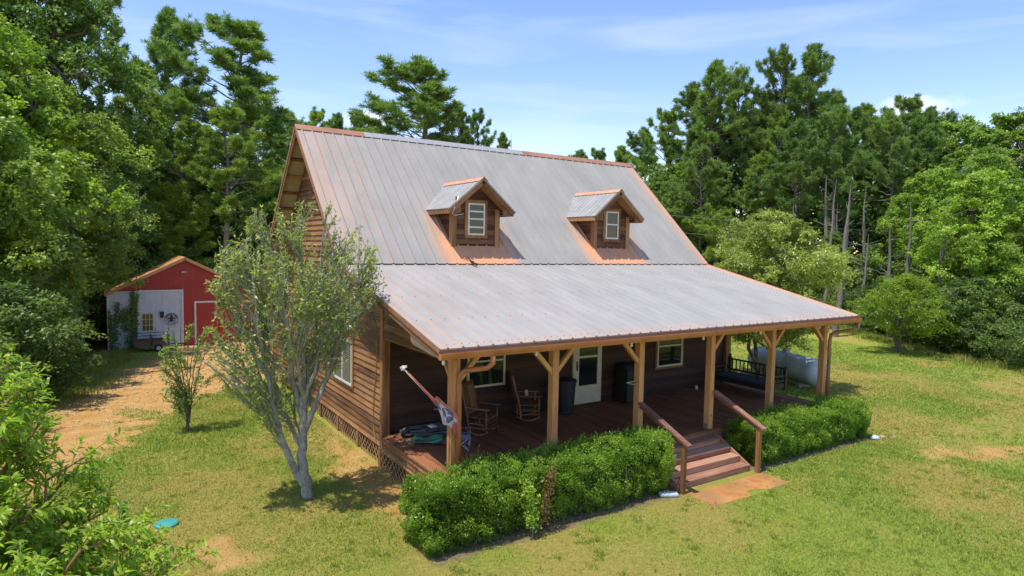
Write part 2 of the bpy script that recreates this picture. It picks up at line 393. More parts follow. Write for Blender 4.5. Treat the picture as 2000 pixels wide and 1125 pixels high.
# rakes: barge boards, sheet trim and purlins under the overhang
SL = (ZR-ZB)/(YR-YB)
for X, sgn in ((XL, 1), (XR, -1)):
    for p, q, nm in (((YE, ZE), (YB, ZB), 'barge_board'), ((YB, ZB), (YR, ZR), 'barge_board'), ((YRB, ZRB), (YR, ZR), 'barge_board')):
        m = MB(); a = Vector((X+sgn*.03, p[0], p[1]-.12)); b = Vector((X+sgn*.03, q[0], q[1]-.12))
        m.beam(a, b, .035, .15); m.build(nm, MAT['trim_y'], house)
        m = MB(); m.beam(a+Vector((-sgn*.034, 0, .085)), b+Vector((-sgn*.034, 0, .085)), .012, .10); m.build('rake_trim', MAT['brownmetal'], house)
for sgn, X0, X1 in ((1, XL+.05, XW0), (-1, XW1, XR-.05)):
    for side in (-1, 1):
        for k in range(8):
            y = YR+side*(.35+.5*k)
            if side < 0 and y < YB+.2: continue
            z = ZR-SL*abs(y-YR)-.075
            m = MB(); m.beam((X0, y, z), (X1, y, z), .09, .045, up=(0, -side*SL, -1)); m.build('purlin', MAT['trim'], house)
for k in range(6):
    y = .1+k*.75; z = ZE+(ZB-ZE)/(YB-YE)*(y-YE)-.075
    m = MB(); m.beam((XL+.05, y, z), (XR-.05, y, z), .09, .045); m.build('purlin', MAT['trim'], house)
SC = MB()
for (A, B, ts) in (((YE, ZE), (YB, ZB), (.03, .26, .52, .78)), ((YB, ZB), (YR, ZR), (.03, .28, .54, .8))):
    dy, dz = B[0]-A[0], B[1]-A[1]; l = math.hypot(dy, dz); dy /= l; dz /= l
    for t in ts:
        x = XL+SP*.5+.06
        while x < XR-.06:
            inD = A[0] == YB and any(abs(x-c) < 1.15 for c in (3.43, 8.52)) and .05 < t < .6
            if not inD:
                c = Vector((x, A[0]+dy*l*t, A[1]+dz*l*t)); u = Vector((0, dy, dz)); nn = Vector((0, -dz, dy)); r_ = .0085
                pts = [c+Vector((1, 0, 0))*r_*math.cos(k*math.pi/3)+u*r_*math.sin(k*math.pi/3) for k in range(6)]
                SC.mesh([p+nn*.001 for p in pts]+[p+nn*.012 for p in pts], [(6, 7, 8, 9, 10, 11)]+[(k, (k+1) % 6, 6+(k+1) % 6, 6+k) for k in range(6)], .5)
            x += SP*(.5 if t in (.02, .03) else 1)
SC.build('roof_screws', plain('screw_grey', (.12, .12, .13), .5), house, kind='stuff')
# triangular box return at the porch eave corners
for X, s in ((XL+.02, 1), (XR-.02, -1)):
    m = MB(); V = [(X, YE+.04, 3.20), (X, YE+.04, 3.33), (X, .62, 3.62), (X, .62, 3.36), (X, .5, 3.30)]
    V += [(x+s*.03, y, z) for x, y, z in V]
    m.mesh(V, ((0,1,2,3,4), (9,8,7,6,5), (0,4,9,5), (4,3,8,9), (3,2,7,8), (2,1,6,7), (1,0,5,6)), .4); m.build('eave_return', MAT['weathered'], house)
# walls of lap siding
def lap(mb, axis, fixed, out, iv, z0, z1, e=.155):
    """boards on plane axis=fixed; out=+-1 faces outward; iv(z)->(u0,u1) or None"""
    z = z0
    while z < z1:
        zt = min(z+e, z1); a = iv(z+.002); b = iv(zt-.002)
        if a and b and a[1]-a[0] > .02:
            if b[1]-b[0] < 0: b = ((b[0]+b[1])/2,)*2
            t = rnd.random()
            def pt(u, zz, o): return (fixed+out*o, u, zz) if axis == 'x' else (u, fixed+out*o, zz)
            w1 = rnd.uniform(-.004, .005)
            V = [pt(a[0], z, .034), pt(a[1], z, .034), pt(b[1], zt, .004), pt(b[0], zt, .004), pt(a[0], z, .003), pt(a[1], z, .003)]
            f = [(0,1,2,3), (4,5,1,0)]
            if (axis == 'y') == (out > 0): f = [x[::-1] for x in f]
            mb.mesh(V, f, t)
        z += e
def zr(y): return (ZE+(ZB-ZE)/(YB-YE)*(y-YE) if y < YB else ZB+SL*(y-YB) if y < YR else ZR-SL*(y-YR))-.06
def ivside(z, y0=P, y1=YBK):
    ys = np.linspace(y0, y1, 400); ok = [y for y in ys if zr(y) >= z]
    return (ok[0], ok[-1]) if ok else None
m = MB(); lap(m, 'x', XW0, -1, ivside, .44, ZR, .155); m.build('side_wall', MAT['siding_y'], house)
m = MB(); lap(m, 'x', XW1, 1, ivside, .44, ZR, .155); m.build('side_wall', MAT['siding_y'], house)
for X, s in ((XW0, -1), (XW1, 1)):
    m = MB(); lap(m, 'x', X, s, lambda z: ivside(z, .0, P-.02), 3.04, 4.3); lap(m, 'x', X-s*.09, -s, lambda z: ivside(z, .0, P-.02), 3.04, 4.3)
    m.box((min(X, X-s*.09), .07, 2.98), (max(X, X-s*.09), P-.03, 3.038), .5); m.build('porch_gable', MAT['siding_y'], house)
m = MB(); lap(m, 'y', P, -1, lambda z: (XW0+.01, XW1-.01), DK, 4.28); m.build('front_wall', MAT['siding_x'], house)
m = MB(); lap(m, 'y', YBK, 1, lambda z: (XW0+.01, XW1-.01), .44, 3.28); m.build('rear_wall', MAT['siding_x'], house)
m = MB(); m.box((XW0+.03, P+.03, .40), (XW1-.03, YBK-.03, .44)); m.build('floor_slab', MAT['siding_x'], house)
for x, y, a, b in ((XW0-.035, P-.075, .125, .20), ):
    m = MB(); m.box((XW0-.045, P-.14, .42), (XW0+.005, P+.02, 4.2)); m.box((XW0+.005, P-.14, .70), (XW0+.14, P-.03, 4.2)); m.build('corner_board', MAT['trim'], house)
m = MB(); m.box((XW1-.14, P-.14, .70), (XW1-.005, P-.03, 4.2)); m.box((XW1-.005, P-.14, .42), (XW1+.045, P+.02, 4.2)); m.build('corner_board', MAT['trim'], house)
m = MB(); m.box((XW0-.045, YBK-.1, .42), (XW0-.03, YBK+.03, 3.2)); m.box((XW0+.3, YBK+.03, .42), (XW0-.045, YBK+.045, 3.2)); m.build('corner_board', MAT['trim'], house)
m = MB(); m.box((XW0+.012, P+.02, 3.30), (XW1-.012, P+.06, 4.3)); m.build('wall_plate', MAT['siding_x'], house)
# windows: frame > nothing else deeper; pane and sash sit in the frame
def window(x0, x1, z0, z1, rails, face=-1, plane='y', at=P, mat=None, mull=False, trim=None, parent=house, tw=.055, name='window'):
    mat = mat or MAT['cream']; root = parent
    def bx(mb, u0, u1, za, zb, o0, o1):
        lo, hi = sorted((at+face*o0, at+face*o1))
        mb.box((u0, lo, za), (u1, hi, zb)) if plane == 'y' else mb.box((lo, u0, za), (hi, u1, zb))
    f = MB(); fw = tw
    bx(f, x0, x1, z0, z0+fw, .02, .075); bx(f, x0, x1, z1-fw, z1, .02, .075)
    bx(f, x0, x0+fw, z0+fw, z1-fw, .02, .073); bx(f, x1-fw, x1, z0+fw, z1-fw, .02, .073)
    for r in rails: bx(f, x0+fw, x1-fw, r-.022, r+.022, .02, .068)
    if mull: c = (x0+x1)/2; bx(f, c-.035, c+.035, z0+fw, z1-fw, .02, .070)
    p = MB(); bx(p, x0+fw, x1-fw, z0+fw, z1-fw, .022, .048)
    if parent is house:
        fo = p.build(name, MAT['glass'], house); f.build('window_frame', mat, fo)
    else:
        fo = f.build('window_frame', mat, parent); p.build('window_pane', MAT['glass'], parent)
    if trim:
        g = MB(); e = trim
        bx(g, x0-e, x1+e, z1, z1+e, .02, .055); bx(g, x0-e, x1+e, z0-e, z0, .02, .06)
        bx(g, x0-e, x0, z0, z1, .02, .053); bx(g, x1, x1+e, z0, z1, .02, .053)
        g.build('window_trim', MAT['trim'], fo if parent is house else parent)
    return fo
w1 = window(2.18, 3.30, 1.58, 2.92, [2.24]); w2 = window(8.86, 9.98, 1.52, 2.86, [2.17], trim=.07)
ws = window(5.38, 6.92, 1.48, 2.66, [], plane='x', at=XW0, mull=True, mat=MAT['white'], trim=.06)
bl = MB()
for k in range(22): bl.box((XW0-.062, 5.45, 1.56+k*.048), (XW0-.052, 6.85, 1.585+k*.048))
bl.build('window_blind', plain('blind', (.20, .20, .15), .5), ws)
# bottles standing behind the first porch window
# storm door
d = MB(); X0, X1, Z0, Z1 = 5.60, 6.54, .755, 2.80; pf = P-.03
for a, b in (((X0, pf-.06, Z0), (X0+.15, pf, Z1)), ((X1-.11, pf-.06, Z0), (X1, pf, Z1)), ((X0+.15, pf-.058, Z1-.1), (X1-.11, pf, Z1)), ((X0+.15, pf-.058, Z0), (X1-.11, pf, 1.27)), ((X0+.15, pf-.056, 2.06), (X1-.11, pf, 2.12))): d.box(a, b)
d.box((X0+.2, pf-.064, Z0+.09), (X1-.16, pf-.055, 1.22)); d.box((X0-.05, pf-.05, Z0), (X0-.004, pf+.01, Z1+.05)); d.box((X1+.004, pf-.05, Z0), (X1+.05, pf+.01, Z1+.05))
door = d.build('storm_door', MAT['cream'], house)
d = MB(); d.box((X0+.15, pf-.03, 1.27), (X1-.11, pf-.01, 2.06)); d.box((X0+.15, pf-.03, 2.12), (X1-.11, pf-.01, Z1-.1)); d.build('door_glass', MAT['glass'], door)
d = MB(); d.box((X0+.05, pf-.085, 1.72), (X0+.085, pf-.06, 1.98)); d.beam((X0+.067, pf-.1, 1.86), (X0+.14, pf-.1, 1.86), .02, .02); d.build('door_handle', MAT['black'], door)
# beam, posts, braces
m = MB(); m.box((-.07, -.07, 3.06), (12.15, .07, 3.42)); m.build('porch_beam', MAT['post'], house)
def brace(p, q): m = MB(); m.beam(p, q, .085, .085, up=(0, 1, .01)); m.build('knee_brace', MAT['post'], house)
for i, x in enumerate(PX):
    hw = .09 if i == 0 else .076
    m = MB(); m.box((x-hw, -.083, DK+.002), (x+hw, .083, 3.06)); po = m.build('porch_post', MAT['post'], house, bevel=.006)
    for a_, b_ in (((x-hw-.008, -.05, DK+.003), (x-hw, .05, DK+.13)), ((x+hw, -.05, DK+.003), (x+hw+.008, .05, DK+.13)), ((x-.025, -.091, DK+.3), (x+.025, -.083, DK+.38))):
        k = MB(); k.box(a_, b_); k.build('post_bracket', MAT['steel'], po)
    if i in (0, 1, 4): brace((x+.05, -.005, 2.60), (x+.50, -.005, 3.08))
    if i == 3: brace((x+.05, -.005, 2.66), (x+.42, -.005, 3.08))
    if i in (1, 2, 4, 5): brace((x-.05, -.005, 2.60), (x-.50, -.005, 3.08))
    if i in (0, 5): m = MB(); m.beam((x, .04, 2.60), (x, .45, 3.08), .06, .085, up=(1, 0, 0)); m.build('knee_brace', MAT['post'], house)
m = MB(); m.box((-.09, -.09, DK+.002), (.09, .0, DK+.01))
# fascia, gutter, downspouts
m = MB(); m.box((XL+.035, YE+.02, 3.19), (XR-.035, YE+.05, 3.345)); m.build('fascia', MAT['weathered'], house)
prof = [(0, 0), (-.085, 0), (-.098, .03), (-.112, .05), (-.122, .10), (-.122, .118), (-.108, .118), (-.108, .105), (-.085, .04), (-.075, .012), (-.006, .012), (-.006, .118), (0, .118)]
m = MB(); gz = 3.195; V = []
for X in (XL-.01, XR+.01): V += [(X, YE+.016+a, gz+b) for a, b in prof]
n = len(prof); m.mesh(V, [(i, (i+1) % n, n+(i+1) % n, n+i) for i in range(n)], .5)
for X in (XL-.01, XR+.01):
    m.mesh([(X, YE+.016+a, gz+b) for a, b in ((0, 0), (-.085, 0), (-.098, .03), (-.112, .05), (-.122, .10), (-.122, .118), (0, .118))], [tuple(range(7))], .5)
m.build('gutter', MAT['gutter'], house)
m = MB(); m.tube([(.42, YE-.05, 3.20), (.42, YE-.05, 3.06), (.36, YE+.03, 2.97), (.14, -.19, 2.86), (.05, -.135, 2.78), (.05, -.125, 2.6), (.05, -.125, .95)], .050, 10, .5); dsp = m.build('downspout', MAT['gutter'], house, smooth=True)
m = MB(); m.tube([(12.62, YE-.05, 3.20), (12.62, YE-.05, 3.04), (12.55, YE+.0, 2.98), (12.36, -.2, 2.86), (12.29, -.1, 2.78), (12.29, -.08, 2.6), (12.29, -.08, .85)], .052, 10, .5); dsp2 = m.build('downspout', MAT['brownmetal'], house, smooth=True)
for z in (2.35, 1.05): m = MB(); m.box((12.15, -.06, z), (12.26, -.02, z+.07)); m.build('strap', MAT['brownmetal'], dsp2)
# porch deck: boards running front to back
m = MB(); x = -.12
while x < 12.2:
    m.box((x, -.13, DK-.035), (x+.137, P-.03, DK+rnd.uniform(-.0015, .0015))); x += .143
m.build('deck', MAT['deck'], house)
m = MB(); m.box((-.09, -.10, .42), (12.2, -.06, DK-.037)); m.build('rim_joist', MAT['step'], house)
m = MB(); lap(m, 'x', -.08, -1, lambda z: (-.09, P-.16), .37, DK-.04, .105); m.build('deck_skirt', MAT['siding_y'], house)
m = MB(); m.box((12.17, -.09, .37), (12.2, P-.05, DK-.037)); m.build('deck_skirt', MAT['siding_y'], house)
# lattice skirts and piers
def lattice(y0, y1, z0, z1, x):
    m = MB(); s = .19; w_ = .017; hh = z1-z0
    for sg in (1, -1):
        u = y0-hh
        while u < y1+hh:
            a, b = (u, u+hh) if sg > 0 else (u+hh, u)
            # clip to the panel
            pts = []
            for t in (0, 1):
                yy = a+(b-a)*t; zz = z0+hh*t
                if yy < y0 or yy > y1:
                    yc = min(max(yy, y0), y1); tt = (yc-a)/(b-a); yy = yc; zz = z0+hh*tt
                pts.append((yy, zz))
            if pts[0][1] >= z0-1e-6 and pts[0][1] <= z1+1e-6 and abs(pts[1][1]-pts[0][1]) > .03 and z0-1e-6 <= pts[1][1] <= z1+1e-6:
                xo = x-(.003 if sg > 0 else -.003)
                m.beam((xo, pts[0][0], pts[0][1]), (xo, pts[1][0], pts[1][1]), .005, .030, up=(0, 1, 0) )
            u += s
    return m.build('lattice_panel', MAT['lattice'], house)
ys = [P, 5.05, 6.65, 8.25, 9.85, 11.45, 13.0, 14.35]
for a, b in zip(ys[:-1], ys[1:]):
    lattice(a+.06, b-.06, .03, .44, -.055)
    m = MB(); m.box((-.085, b-.045, -.05), (-.03, b+.045, .435)); m.build('pier', MAT['trim'], house)
for a, b in ((.02, 1.7), (1.8, P-.08)): lattice(a, b, .02, .37, -.095)
m = MB(); m.box((-.12, P-.10, -.05), (-.03, P+.05, .42)); m.box((-.12, -.1, -.05), (-.02, .0, .37)); m.build('pier', MAT['trim'], house)
# front steps and rails
for k in range(4):
    y1 = -.364-k*.284+.284; z = DK-.145*(k+1)
    m = MB(); yb = y1 if k else -.132
    m.box((4.86, y1-.284-.02 if False else y1-.284, z-.04), (7.234, min(yb, -.135)+ (0 if k else 0), z)); m.build('step_tread', MAT['step'], house, bevel=.004)
    m = MB(); m.box((4.875, y1-.266, z-.145), (7.22, y1-.24, z-.042)); m.build('step_riser', MAT['step'], house)
for xa, xb in ((4.80, 4.855), (7.238, 7.27)):
    m = MB(); m.mesh([(x, y, z) for x in (xa, xb) for y, z in ((-1.2, 0), (-.14, 0), (-.14, .60), (-.30, .60), (-1.2, .13))], ((0,1,2,3,4), (9,8,7,6,5), (0,5,6,1), (1,6,7,2), (2,7,8,3), (3,8,9,4), (4,9,5,0)), .5); m.build('step_stringer', MAT['step'], house)
for x, dx in ((4.80, -.03), (7.27, .03)):
    m = MB(); m.box((x-.045+dx, -1.42, -.02), (x+.045+dx, -1.33, 1.07)); m.build('rail_post', MAT['trim'], house)
    m = MB(); m.beam((x-.03+dx, -.09, 1.68), (x-.0+dx, -1.52, 1.06), .15, .04); m.beam((x-.03+dx, -.1, 1.60), (x+dx, -1.38, 1.04), .04, .09); m.build('handrail', MAT['rail'], house)
# dormers
def dormer(cx, rails, shift=0):
    yw = 5.30; hw = .70; zt = 6.17; rz = 7.03; ye = 4.86; dh = 1.04
    zb = slope_pts(yw)-.05
    m = MB(); roofline = lambda z: hw if z < 6.30 else max(.02, (rz-.10-z)/.83)
    lap(m, 'y', yw, -1, lambda z: (cx-min(hw, roofline(z)), cx+min(hw, roofline(z))), zb, 6.86, .135)
    for s in (-1, 1):   # cheeks
        lap(m, 'x', cx+s*hw, s, lambda z: (yw, max(yw+.03, YB+(z-ZB)/SL+.12)), zb, 6.32, .135)
    d_ = m.build('dormer', MAT['dormer_wood'], house)
    for s in (-1, 1):
        m = MB(); x = cx+s*(hw-.01); m.box((x-.065, yw-.05, zb-.02), (x+.065, yw-.026, 6.22)); m.box((cx+s*(hw+.056) if s > 0 else cx+s*(hw+.082), yw-.05, zb-.02), (cx+s*(hw+.082) if s > 0 else cx+s*(hw+.056), yw+.09, 6.22)); m.build('dormer_corner', MAT['trim'], d_)
    m = MB()
    for s in (-1, 1):
        A = (cx+s*dh, 6.17); B = (cx, 7.035)
        # ribs run down each side: build with swapped axes
        dx, dz = B[0]-A[0], B[1]-A[1]; l = math.hypot(dx, dz); nx, nz = -dz/l*(1 if dx > 0 else -1), abs(dx)/l
        st = []; y = ye; k = 0
        while y < 7.2:
            st += [(y, 0), (y+.085, 0), (y+.095, .016), (y+.115, .016), (y+.125, 0)]; y += .2
        st.append((7.2, 0)); V = []; Fs = []
        for yy, h in st: V += [(A[0]+nx*h, yy, A[1]+nz*h), (B[0]+nx*h, yy, B[1]+nz*h), (A[0]-nx*.025, yy, A[1]-nz*.025), (B[0]-nx*.025, yy, B[1]-nz*.025)]
        for i in range(len(st)-1): a = i*4; b = a+4; Fs += [(a, b, b+1, a+1), (a+2, a+3, b+3, b+2), (a, a+2, b+2, b), (a+1, b+1, b+3, a+3)]
        Fs += [(0, 1, 3, 2)]; m.mesh(V, Fs, .5)
    m.build('dormer_roof', plain('dormer_sheet_%d' % int(cx), (.32, .31, .295), .55, 0, .15, 3, .08), d_)
    m = MB()
    for s in (-1, 1):
        m.beam((cx+s*.002, ye-.01, 7.065), (cx+s*.002, 7.1, 7.065), .02, .02)
        V = [(cx, ye-.02, 7.075), (cx, 7.14, 7.075), (cx+s*.13, 7.10, 6.965), (cx+s*.13, ye-.02, 6.965)]; V += [(a, b, c-.012) for a, b, c in V]
        m.mesh(V, ((0,1,2,3),(7,6,5,4),(0,4,5,1),(1,5,6,2),(2,6,7,3),(3,7,4,0)), .5)
    m.build('dormer_ridge_cap', plain('dormer_cap_%d' % int(cx), (.60, .30, .17), .45, 0, .2, 3, 0), d_)
    m = MB()
    for s in (-1, 1):
        m.beam((cx+s*(dh-.01), ye+.02, 6.09), (cx, ye+.02, 6.955), .035, .15, up=(0, 0, 1))
        m.beam((cx+s*(dh-.03), ye+.04, 6.085), (cx+s*(dh-.03), 6.40, 6.085), .035, .12)
    m.build('dormer_fascia', MAT['trim'], d_)
    m = MB()
    for s in (-1, 1):   # sloping soffit and the flat boxed return
        V = [(cx+s*(dh-.06), ye+.04, 6.085), (cx+s*.0, ye+.04, 6.90), (cx, yw-.02, 6.90), (cx+s*(dh-.06), yw-.02, 6.085)]
        V += [(a, b, c+.02) for a, b, c in V]; m.mesh(V, ((0,1,2,3),(7,6,5,4),(0,4,5,1),(1,5,6,2),(2,6,7,3),(3,7,4,0)), .8)
        m.box((min(cx+s*(hw+.09), cx+s*(dh-.05)), ye+.045, 6.045), (max(cx+s*(hw+.09), cx+s*(dh-.05)), 6.3, 6.065), .5)
        xa, xb = cx+s*(hw-.02), cx+s*(dh-.05)
        V = [(xa, ye+.05, 6.045), (xb, ye+.05, 6.045), (xb, ye+.05, 6.09), (xa, ye+.05, 6.37)]; V += [(a, b+.02, c) for a, b, c in V]
        m.mesh(V, ((0,1,2,3),(7,6,5,4),(0,4,5,1),(1,5,6,2),(2,6,7,3),(3,7,4,0)), .3)
    m.build('dormer_soffit', MAT['trim'], d_)
    window(cx-.27, cx+.27, 5.47, 6.36, rails, at=yw, mat=MAT['white'], trim=.09, parent=d_, tw=.045)
    m = MB()   # flashing apron below and beside the wall
    def onroof(x, y, h): return (x, y-.69*h, slope_pts(y)+.725*h)
    for (xa, xb, ya, yb, h) in ((cx-hw-.1, cx+hw+.02, 5.13, 5.30, .026), (cx+hw+.02, cx+hw+.30, 5.10, 5.42, .023), (cx+hw+.06, cx+hw+.26, 5.43, 6.45, .021), (cx-hw-.26, cx-hw-.06, 5.32, 6.45, .021)):
        V = [onroof(xa, ya, h), onroof(xb, ya, h), onroof(xb, yb, h), onroof(xa, yb, h)]; V += [onroof(xa, ya, 0), onroof(xb, ya, 0), onroof(xb, yb, 0), onroof(xa, yb, 0)]
        m.mesh(V, ((0,1,2,3),(7,6,5,4),(0,4,5,1),(1,5,6,2),(2,6,7,3),(3,7,4,0)), .5)
    m.build('dormer_flashing', plain('flashing_%d' % int(cx), (.40, .17, .11), .5, 0, .25, 4, 0), d_)
    return d_
dA = dormer(3.43, [5.69, 5.92, 6.13]); dB = dormer(8.52, [5.94])
# antenna stub with a looped cable on the left dormer
m = MB(); m.box((2.66, 5.02, 6.22), (2.73, 5.08, 6.50)); m.build('antenna_block', MAT['trim'], dA)
m = MB(); m.tube([(2.72, 5.0, 6.5), (2.62, 4.90, 6.30), (2.50, 4.84, 6.12), (2.45, 4.83, 6.02), (2.52, 4.82, 5.97), (2.66, 4.84, 6.0), (2.80, 4.85, 6.02)], .011, 6); m.build('antenna_cable', MAT['steel'], dA)
m = MB(); m.tube([(3.02, 4.98, slope_pts(4.98)+.04), (3.02, 4.86, slope_pts(4.86)+.05), (3.04, 4.70, 4.72)], [.012, .015, .03], 6); m.tube([(3.03, 4.72, 4.70), (3.06, 4.52, 4.655)], .035, 6); m.build('loose_cable', MAT['black'], house)
# cable hanging down the side wall
m = MB(); m.tube([(-.10, 3.95, 3.40), (-.10, 3.72, 3.25), (-.10, 3.66, 2.9), (-.10, 3.68, 2.5), (-.10, 3.72, 2.1), (-.10, 3.84, 1.6), (-.10, 3.88, 1.2), (-.10, 3.84, .8), (-.10, 3.70, .48)], .012, 6); m.build('hanging_cable', MAT['lattice'], house)
m = MB(); m.box((XW0-.06, 4.6, .55), (XW0-.03, 4.63, .58))
# plant hooks and lights
for x in (0, 4.752):
    m = MB(); m.beam((x-.08, -.02, 2.18), (x-.42, -.03, 2.17), .012, .012); m.beam((x-.08, -.02, 2.08), (x-.40, -.03, 2.165), .01, .01); m.beam((x-.09, -.02, 2.05), (x-.09, -.02, 2.2), .02, .01); m.build('plant_hook', MAT['steel'], house)
for x in (-.45, 1.55, 4.05, 6.35, 8.5, 11.1):
    m = MB(); m.lathe([(.012, .05), (.02, .04), (.025, .0), (.03, -.03), (.02, -.055), (.004, -.065)], (x, -.45, 3.12), n=10); m.build('porch_bulb', MAT['bulb'], house)
# ------------------------------------------------------------ things on and around the porch
def local(name, loc, rz, label, cat, group=None): return empty(name, loc, label, cat, group, rz)
# rocking chairs: local +x is the facing direction
def rocker(label, loc, rz):
    r = local('rocking_chair', loc, rz, label, 'rocking chair', 'wooden rocking chairs on the porch'); W_ = .28; mt = MAT['rocker']
    for s in (-1, 1):
        m = MB(); pts = [(.52*math.sin(a), s*W_, .95-.93*math.cos(a)-.0) for a in [(-.62+1.2*i/12) for i in range(13)]]
        zmin = min(p[2] for p in pts); pts = [(p[0], p[1], (p[2]-zmin)*.62+.022) for p in pts]
        for a, b in zip(pts[:-1], pts[1:]): m.beam(a, b, .028, .042)
        m.build('rocker_runner', mt, r)
        m = MB(); m.tube([(.25, s*W_, .04), (.25, s*W_, .3), (.25, s*W_, .62)], [.018, .024, .02], 8); m.build('front_leg', mt, r, smooth=True)
        m = MB(); m.beam((-.20, s*W_, .05), (-.25, s*W_, .45), .035, .04, up=(1, 0, 0)); m.beam((-.25, s*W_, .44), (-.44, s*W_*.92, 1.18), .035, .04, up=(1, 0, 0)); m.build('back_post', mt, r)
        m = MB(); m.beam((-.31, s*(W_+.01), .645), (.33, s*(W_+.02), .645), .075, .024); m.build('armrest', mt, r, bevel=.004)
        for z in (.17, .27): m = MB(); m.tube([(.25, s*W_, z), (-.22, s*W_, z)], .011, 6); m.build('side_rung', mt, r)
    m = MB()
    for i in range(8): x = -.22+i*.065; m.box((x, -W_+.0, .41+.0*x), (x+.058, W_, .425))
    m.box((.235, -W_, .385), (.275, W_, .43)); m.box((-.26, -W_, .385), (-.225, W_, .43)); m.build('seat', mt, r)
    m = MB()
    for i in range(6): y = -W_+.06+i*.088; m.beam((-.27, y, .47), (-.435, y*.95, 1.1), .062, .012, up=(1, 0, 0))
    m.build('back_slats', mt, r)
    m = MB(); m.beam((-.44, -W_, 1.13), (-.44, W_, 1.13), .03, .10, up=(-.25, 0, 1)); m.beam((-.275, -W_, .49), (-.275, W_, .49), .03, .05); m.build('top_rail', mt, r)
    for x, z in ((.25, .2), (.25, .3), (-.22, .22)): m = MB(); m.tube([(x, -W_, z), (x, W_, z)], .011, 6); m.build('cross_rung', mt, r)
    return r
rocker('wooden slat rocking chair in front of the first porch window, behind the blue folding chair', (2.08, 2.45, DK), math.radians(-58))
rc2 = rocker('wooden rocking chair nearer the front door, partly behind the second post, cloth on its arm', (3.72, 2.95, DK), math.radians(-25))
m = MB(); V = []; Fs = []
for i in range(9):
    for j in range(5): u = i/8; v = j/4; V.append((3.80+.10*v+.02*math.sin(7*u), 3.19+.055*math.cos(math.pi*(.5+(u-.5)*1.3)*1)+(u-.5)*.09, 1.403+.0+.012*math.sin(5*v)-.55*max(0, abs(u-.5)-.2)))
for i in range(8):
    for j in range(4): a = i*5+j; Fs.append((a, a+1, a+6, a+5))
m.mesh(V+[(x, y, z+.006) for x, y, z in V], Fs+[tuple(45+k for k in f[::-1]) for f in Fs], .5); o = m.build('hand_towel', plain('towel', (.42, .40, .38), .9, 0, .1, 8, .3), None, smooth=True, label='pale crumpled cloth lying on the arm of the far rocking chair', cat='cloth')
# child's folding camp chair
r = local('camp_chair', (1.10, 1.66, DK), math.radians(-35), 'small blue and grey folding camp chair behind the corner post', 'camp chair')
blue = plain('blue_canvas', (.10, .20, .36), .85, 0, .15, 12, .3); pale = plain('grey_canvas', (.34, .40, .46), .85, 0, .15, 12, .3)
m = MB()
for a, b in (((.17, -.17, .0), (-.15, .17, .27)), ((.17, .17, .0), (-.15, -.17, .27)), ((-.17, -.17, 0), (-.17+.32, -.17, .26)), ((.17, -.17, 0), (-.17, -.17, .26)), ((-.17, .17, 0), (.15, .17, .26)), ((.17, .17, 0), (-.17, .17, .26)), ((.17, -.17, 0), (.17, .17, .26)), ((.17, .17, 0), (.17, -.17, .26))): m.tube([a, b], .008, 6)
for s in (-1, 1): m.tube([(-.17, s*.18, .0), (-.19, s*.18, .30), (-.24, s*.18, .58)], .008, 6); m.tube([(.16, s*.18, .24), (.17, s*.19, .42)], .008, 6)
m.build('frame', MAT['steel'], r)
V = []; Q = []
def sheet(mb, f, nu, nv, th=.006, t=None):
    V = []; Fs = []
    for i in range(nu+1):
        for j in range(nv+1): V.append(Vector(f(i/nu, j/nv)))
    n = len(V); V2 = [v+Vector((0, 0, -th)) if True else v for v in V]
    k = nv+1
    for i in range(nu):
        for j in range(nv): a = i*k+j; Fs += [(a, a+k, a+k+1, a+1), (n+a, n+a+1, n+a+k+1, n+a+k)]
    for i in range(nu): a = i*k; Fs.append((a, n+a, n+a+k, a+k)); a = i*k+nv; Fs.append((a, a+k, n+a+k, n+a))
    for j in range(nv): a = j; Fs.append((a, a+1, n+a+1, n+a)); a = nu*k+j; Fs.append((a, n+a, n+a+1, a+1))
    mb.mesh(V+V2, Fs, t)
m = MB(); sheet(m, lambda u, v: (-.17+.34*u, -.18+.36*v, .262-.04*math.sin(math.pi*v)), 6, 6); m.build('seat', pale, r, smooth=True)
m = MB(); sheet(m, lambda u, v: (-.20-.04*u-.03*math.sin(math.pi*v), -.18+.36*v, .30+.28*u), 6, 6); m.build('backrest', blue, r, smooth=True)
for s in (-1, 1): m = MB(); sheet(m, lambda u, v: (-.22+.40*u, s*.19-.03+.06*v, .43-.03*math.sin(math.pi*u)), 6, 2); m.build('armrest', blue, r)
m = MB(); m.box((.15, -.06, .1), (.19, .06, .24)); m.build('storage_pocket', pale, r)
# heap of folded gear beside the wall
r = local('folded_canopy', (.85, 2.95, DK), 0, 'heap of grey folded canopy poles lying on the porch by the wall', 'canopy frame')
gp = plain('grey_pole', (.20, .18, .165), .5, .3, .2, 9); gt = plain('grey_cloth', (.085, .075, .07), .9, 0, .3, 9, .4)
m = MB(); q = random.Random(3)
for i in range(15):
    y = q.uniform(-.38, .25); z = .03+q.uniform(0, .12); m.tube([(-.5+q.uniform(-.12, .12), y+q.uniform(-.08, .08), z+q.uniform(0, .05)), (.55+q.uniform(-.1, .12), y+q.uniform(-.16, .16), z)], .014, 6)
for i in range(8): x = q.uniform(-.45, .1); y = q.uniform(-.25, .2); m.tube([(x, y, .15), (x+q.uniform(.2, .4), y+q.uniform(-.18, .18), .17)], .012, 6)
m.build('pole_bundle', gp, r)
m = MB()
for k in range(3):
    y0 = -.25+k*.22
    sheet(m, lambda u, v: (-.1+.6*u, y0+.24*v, .09+.05*math.sin(5*u+k)+.04*math.sin(9*v+2*u)), 8, 5)
m.build('canopy_cloth', gt, r, smooth=True)
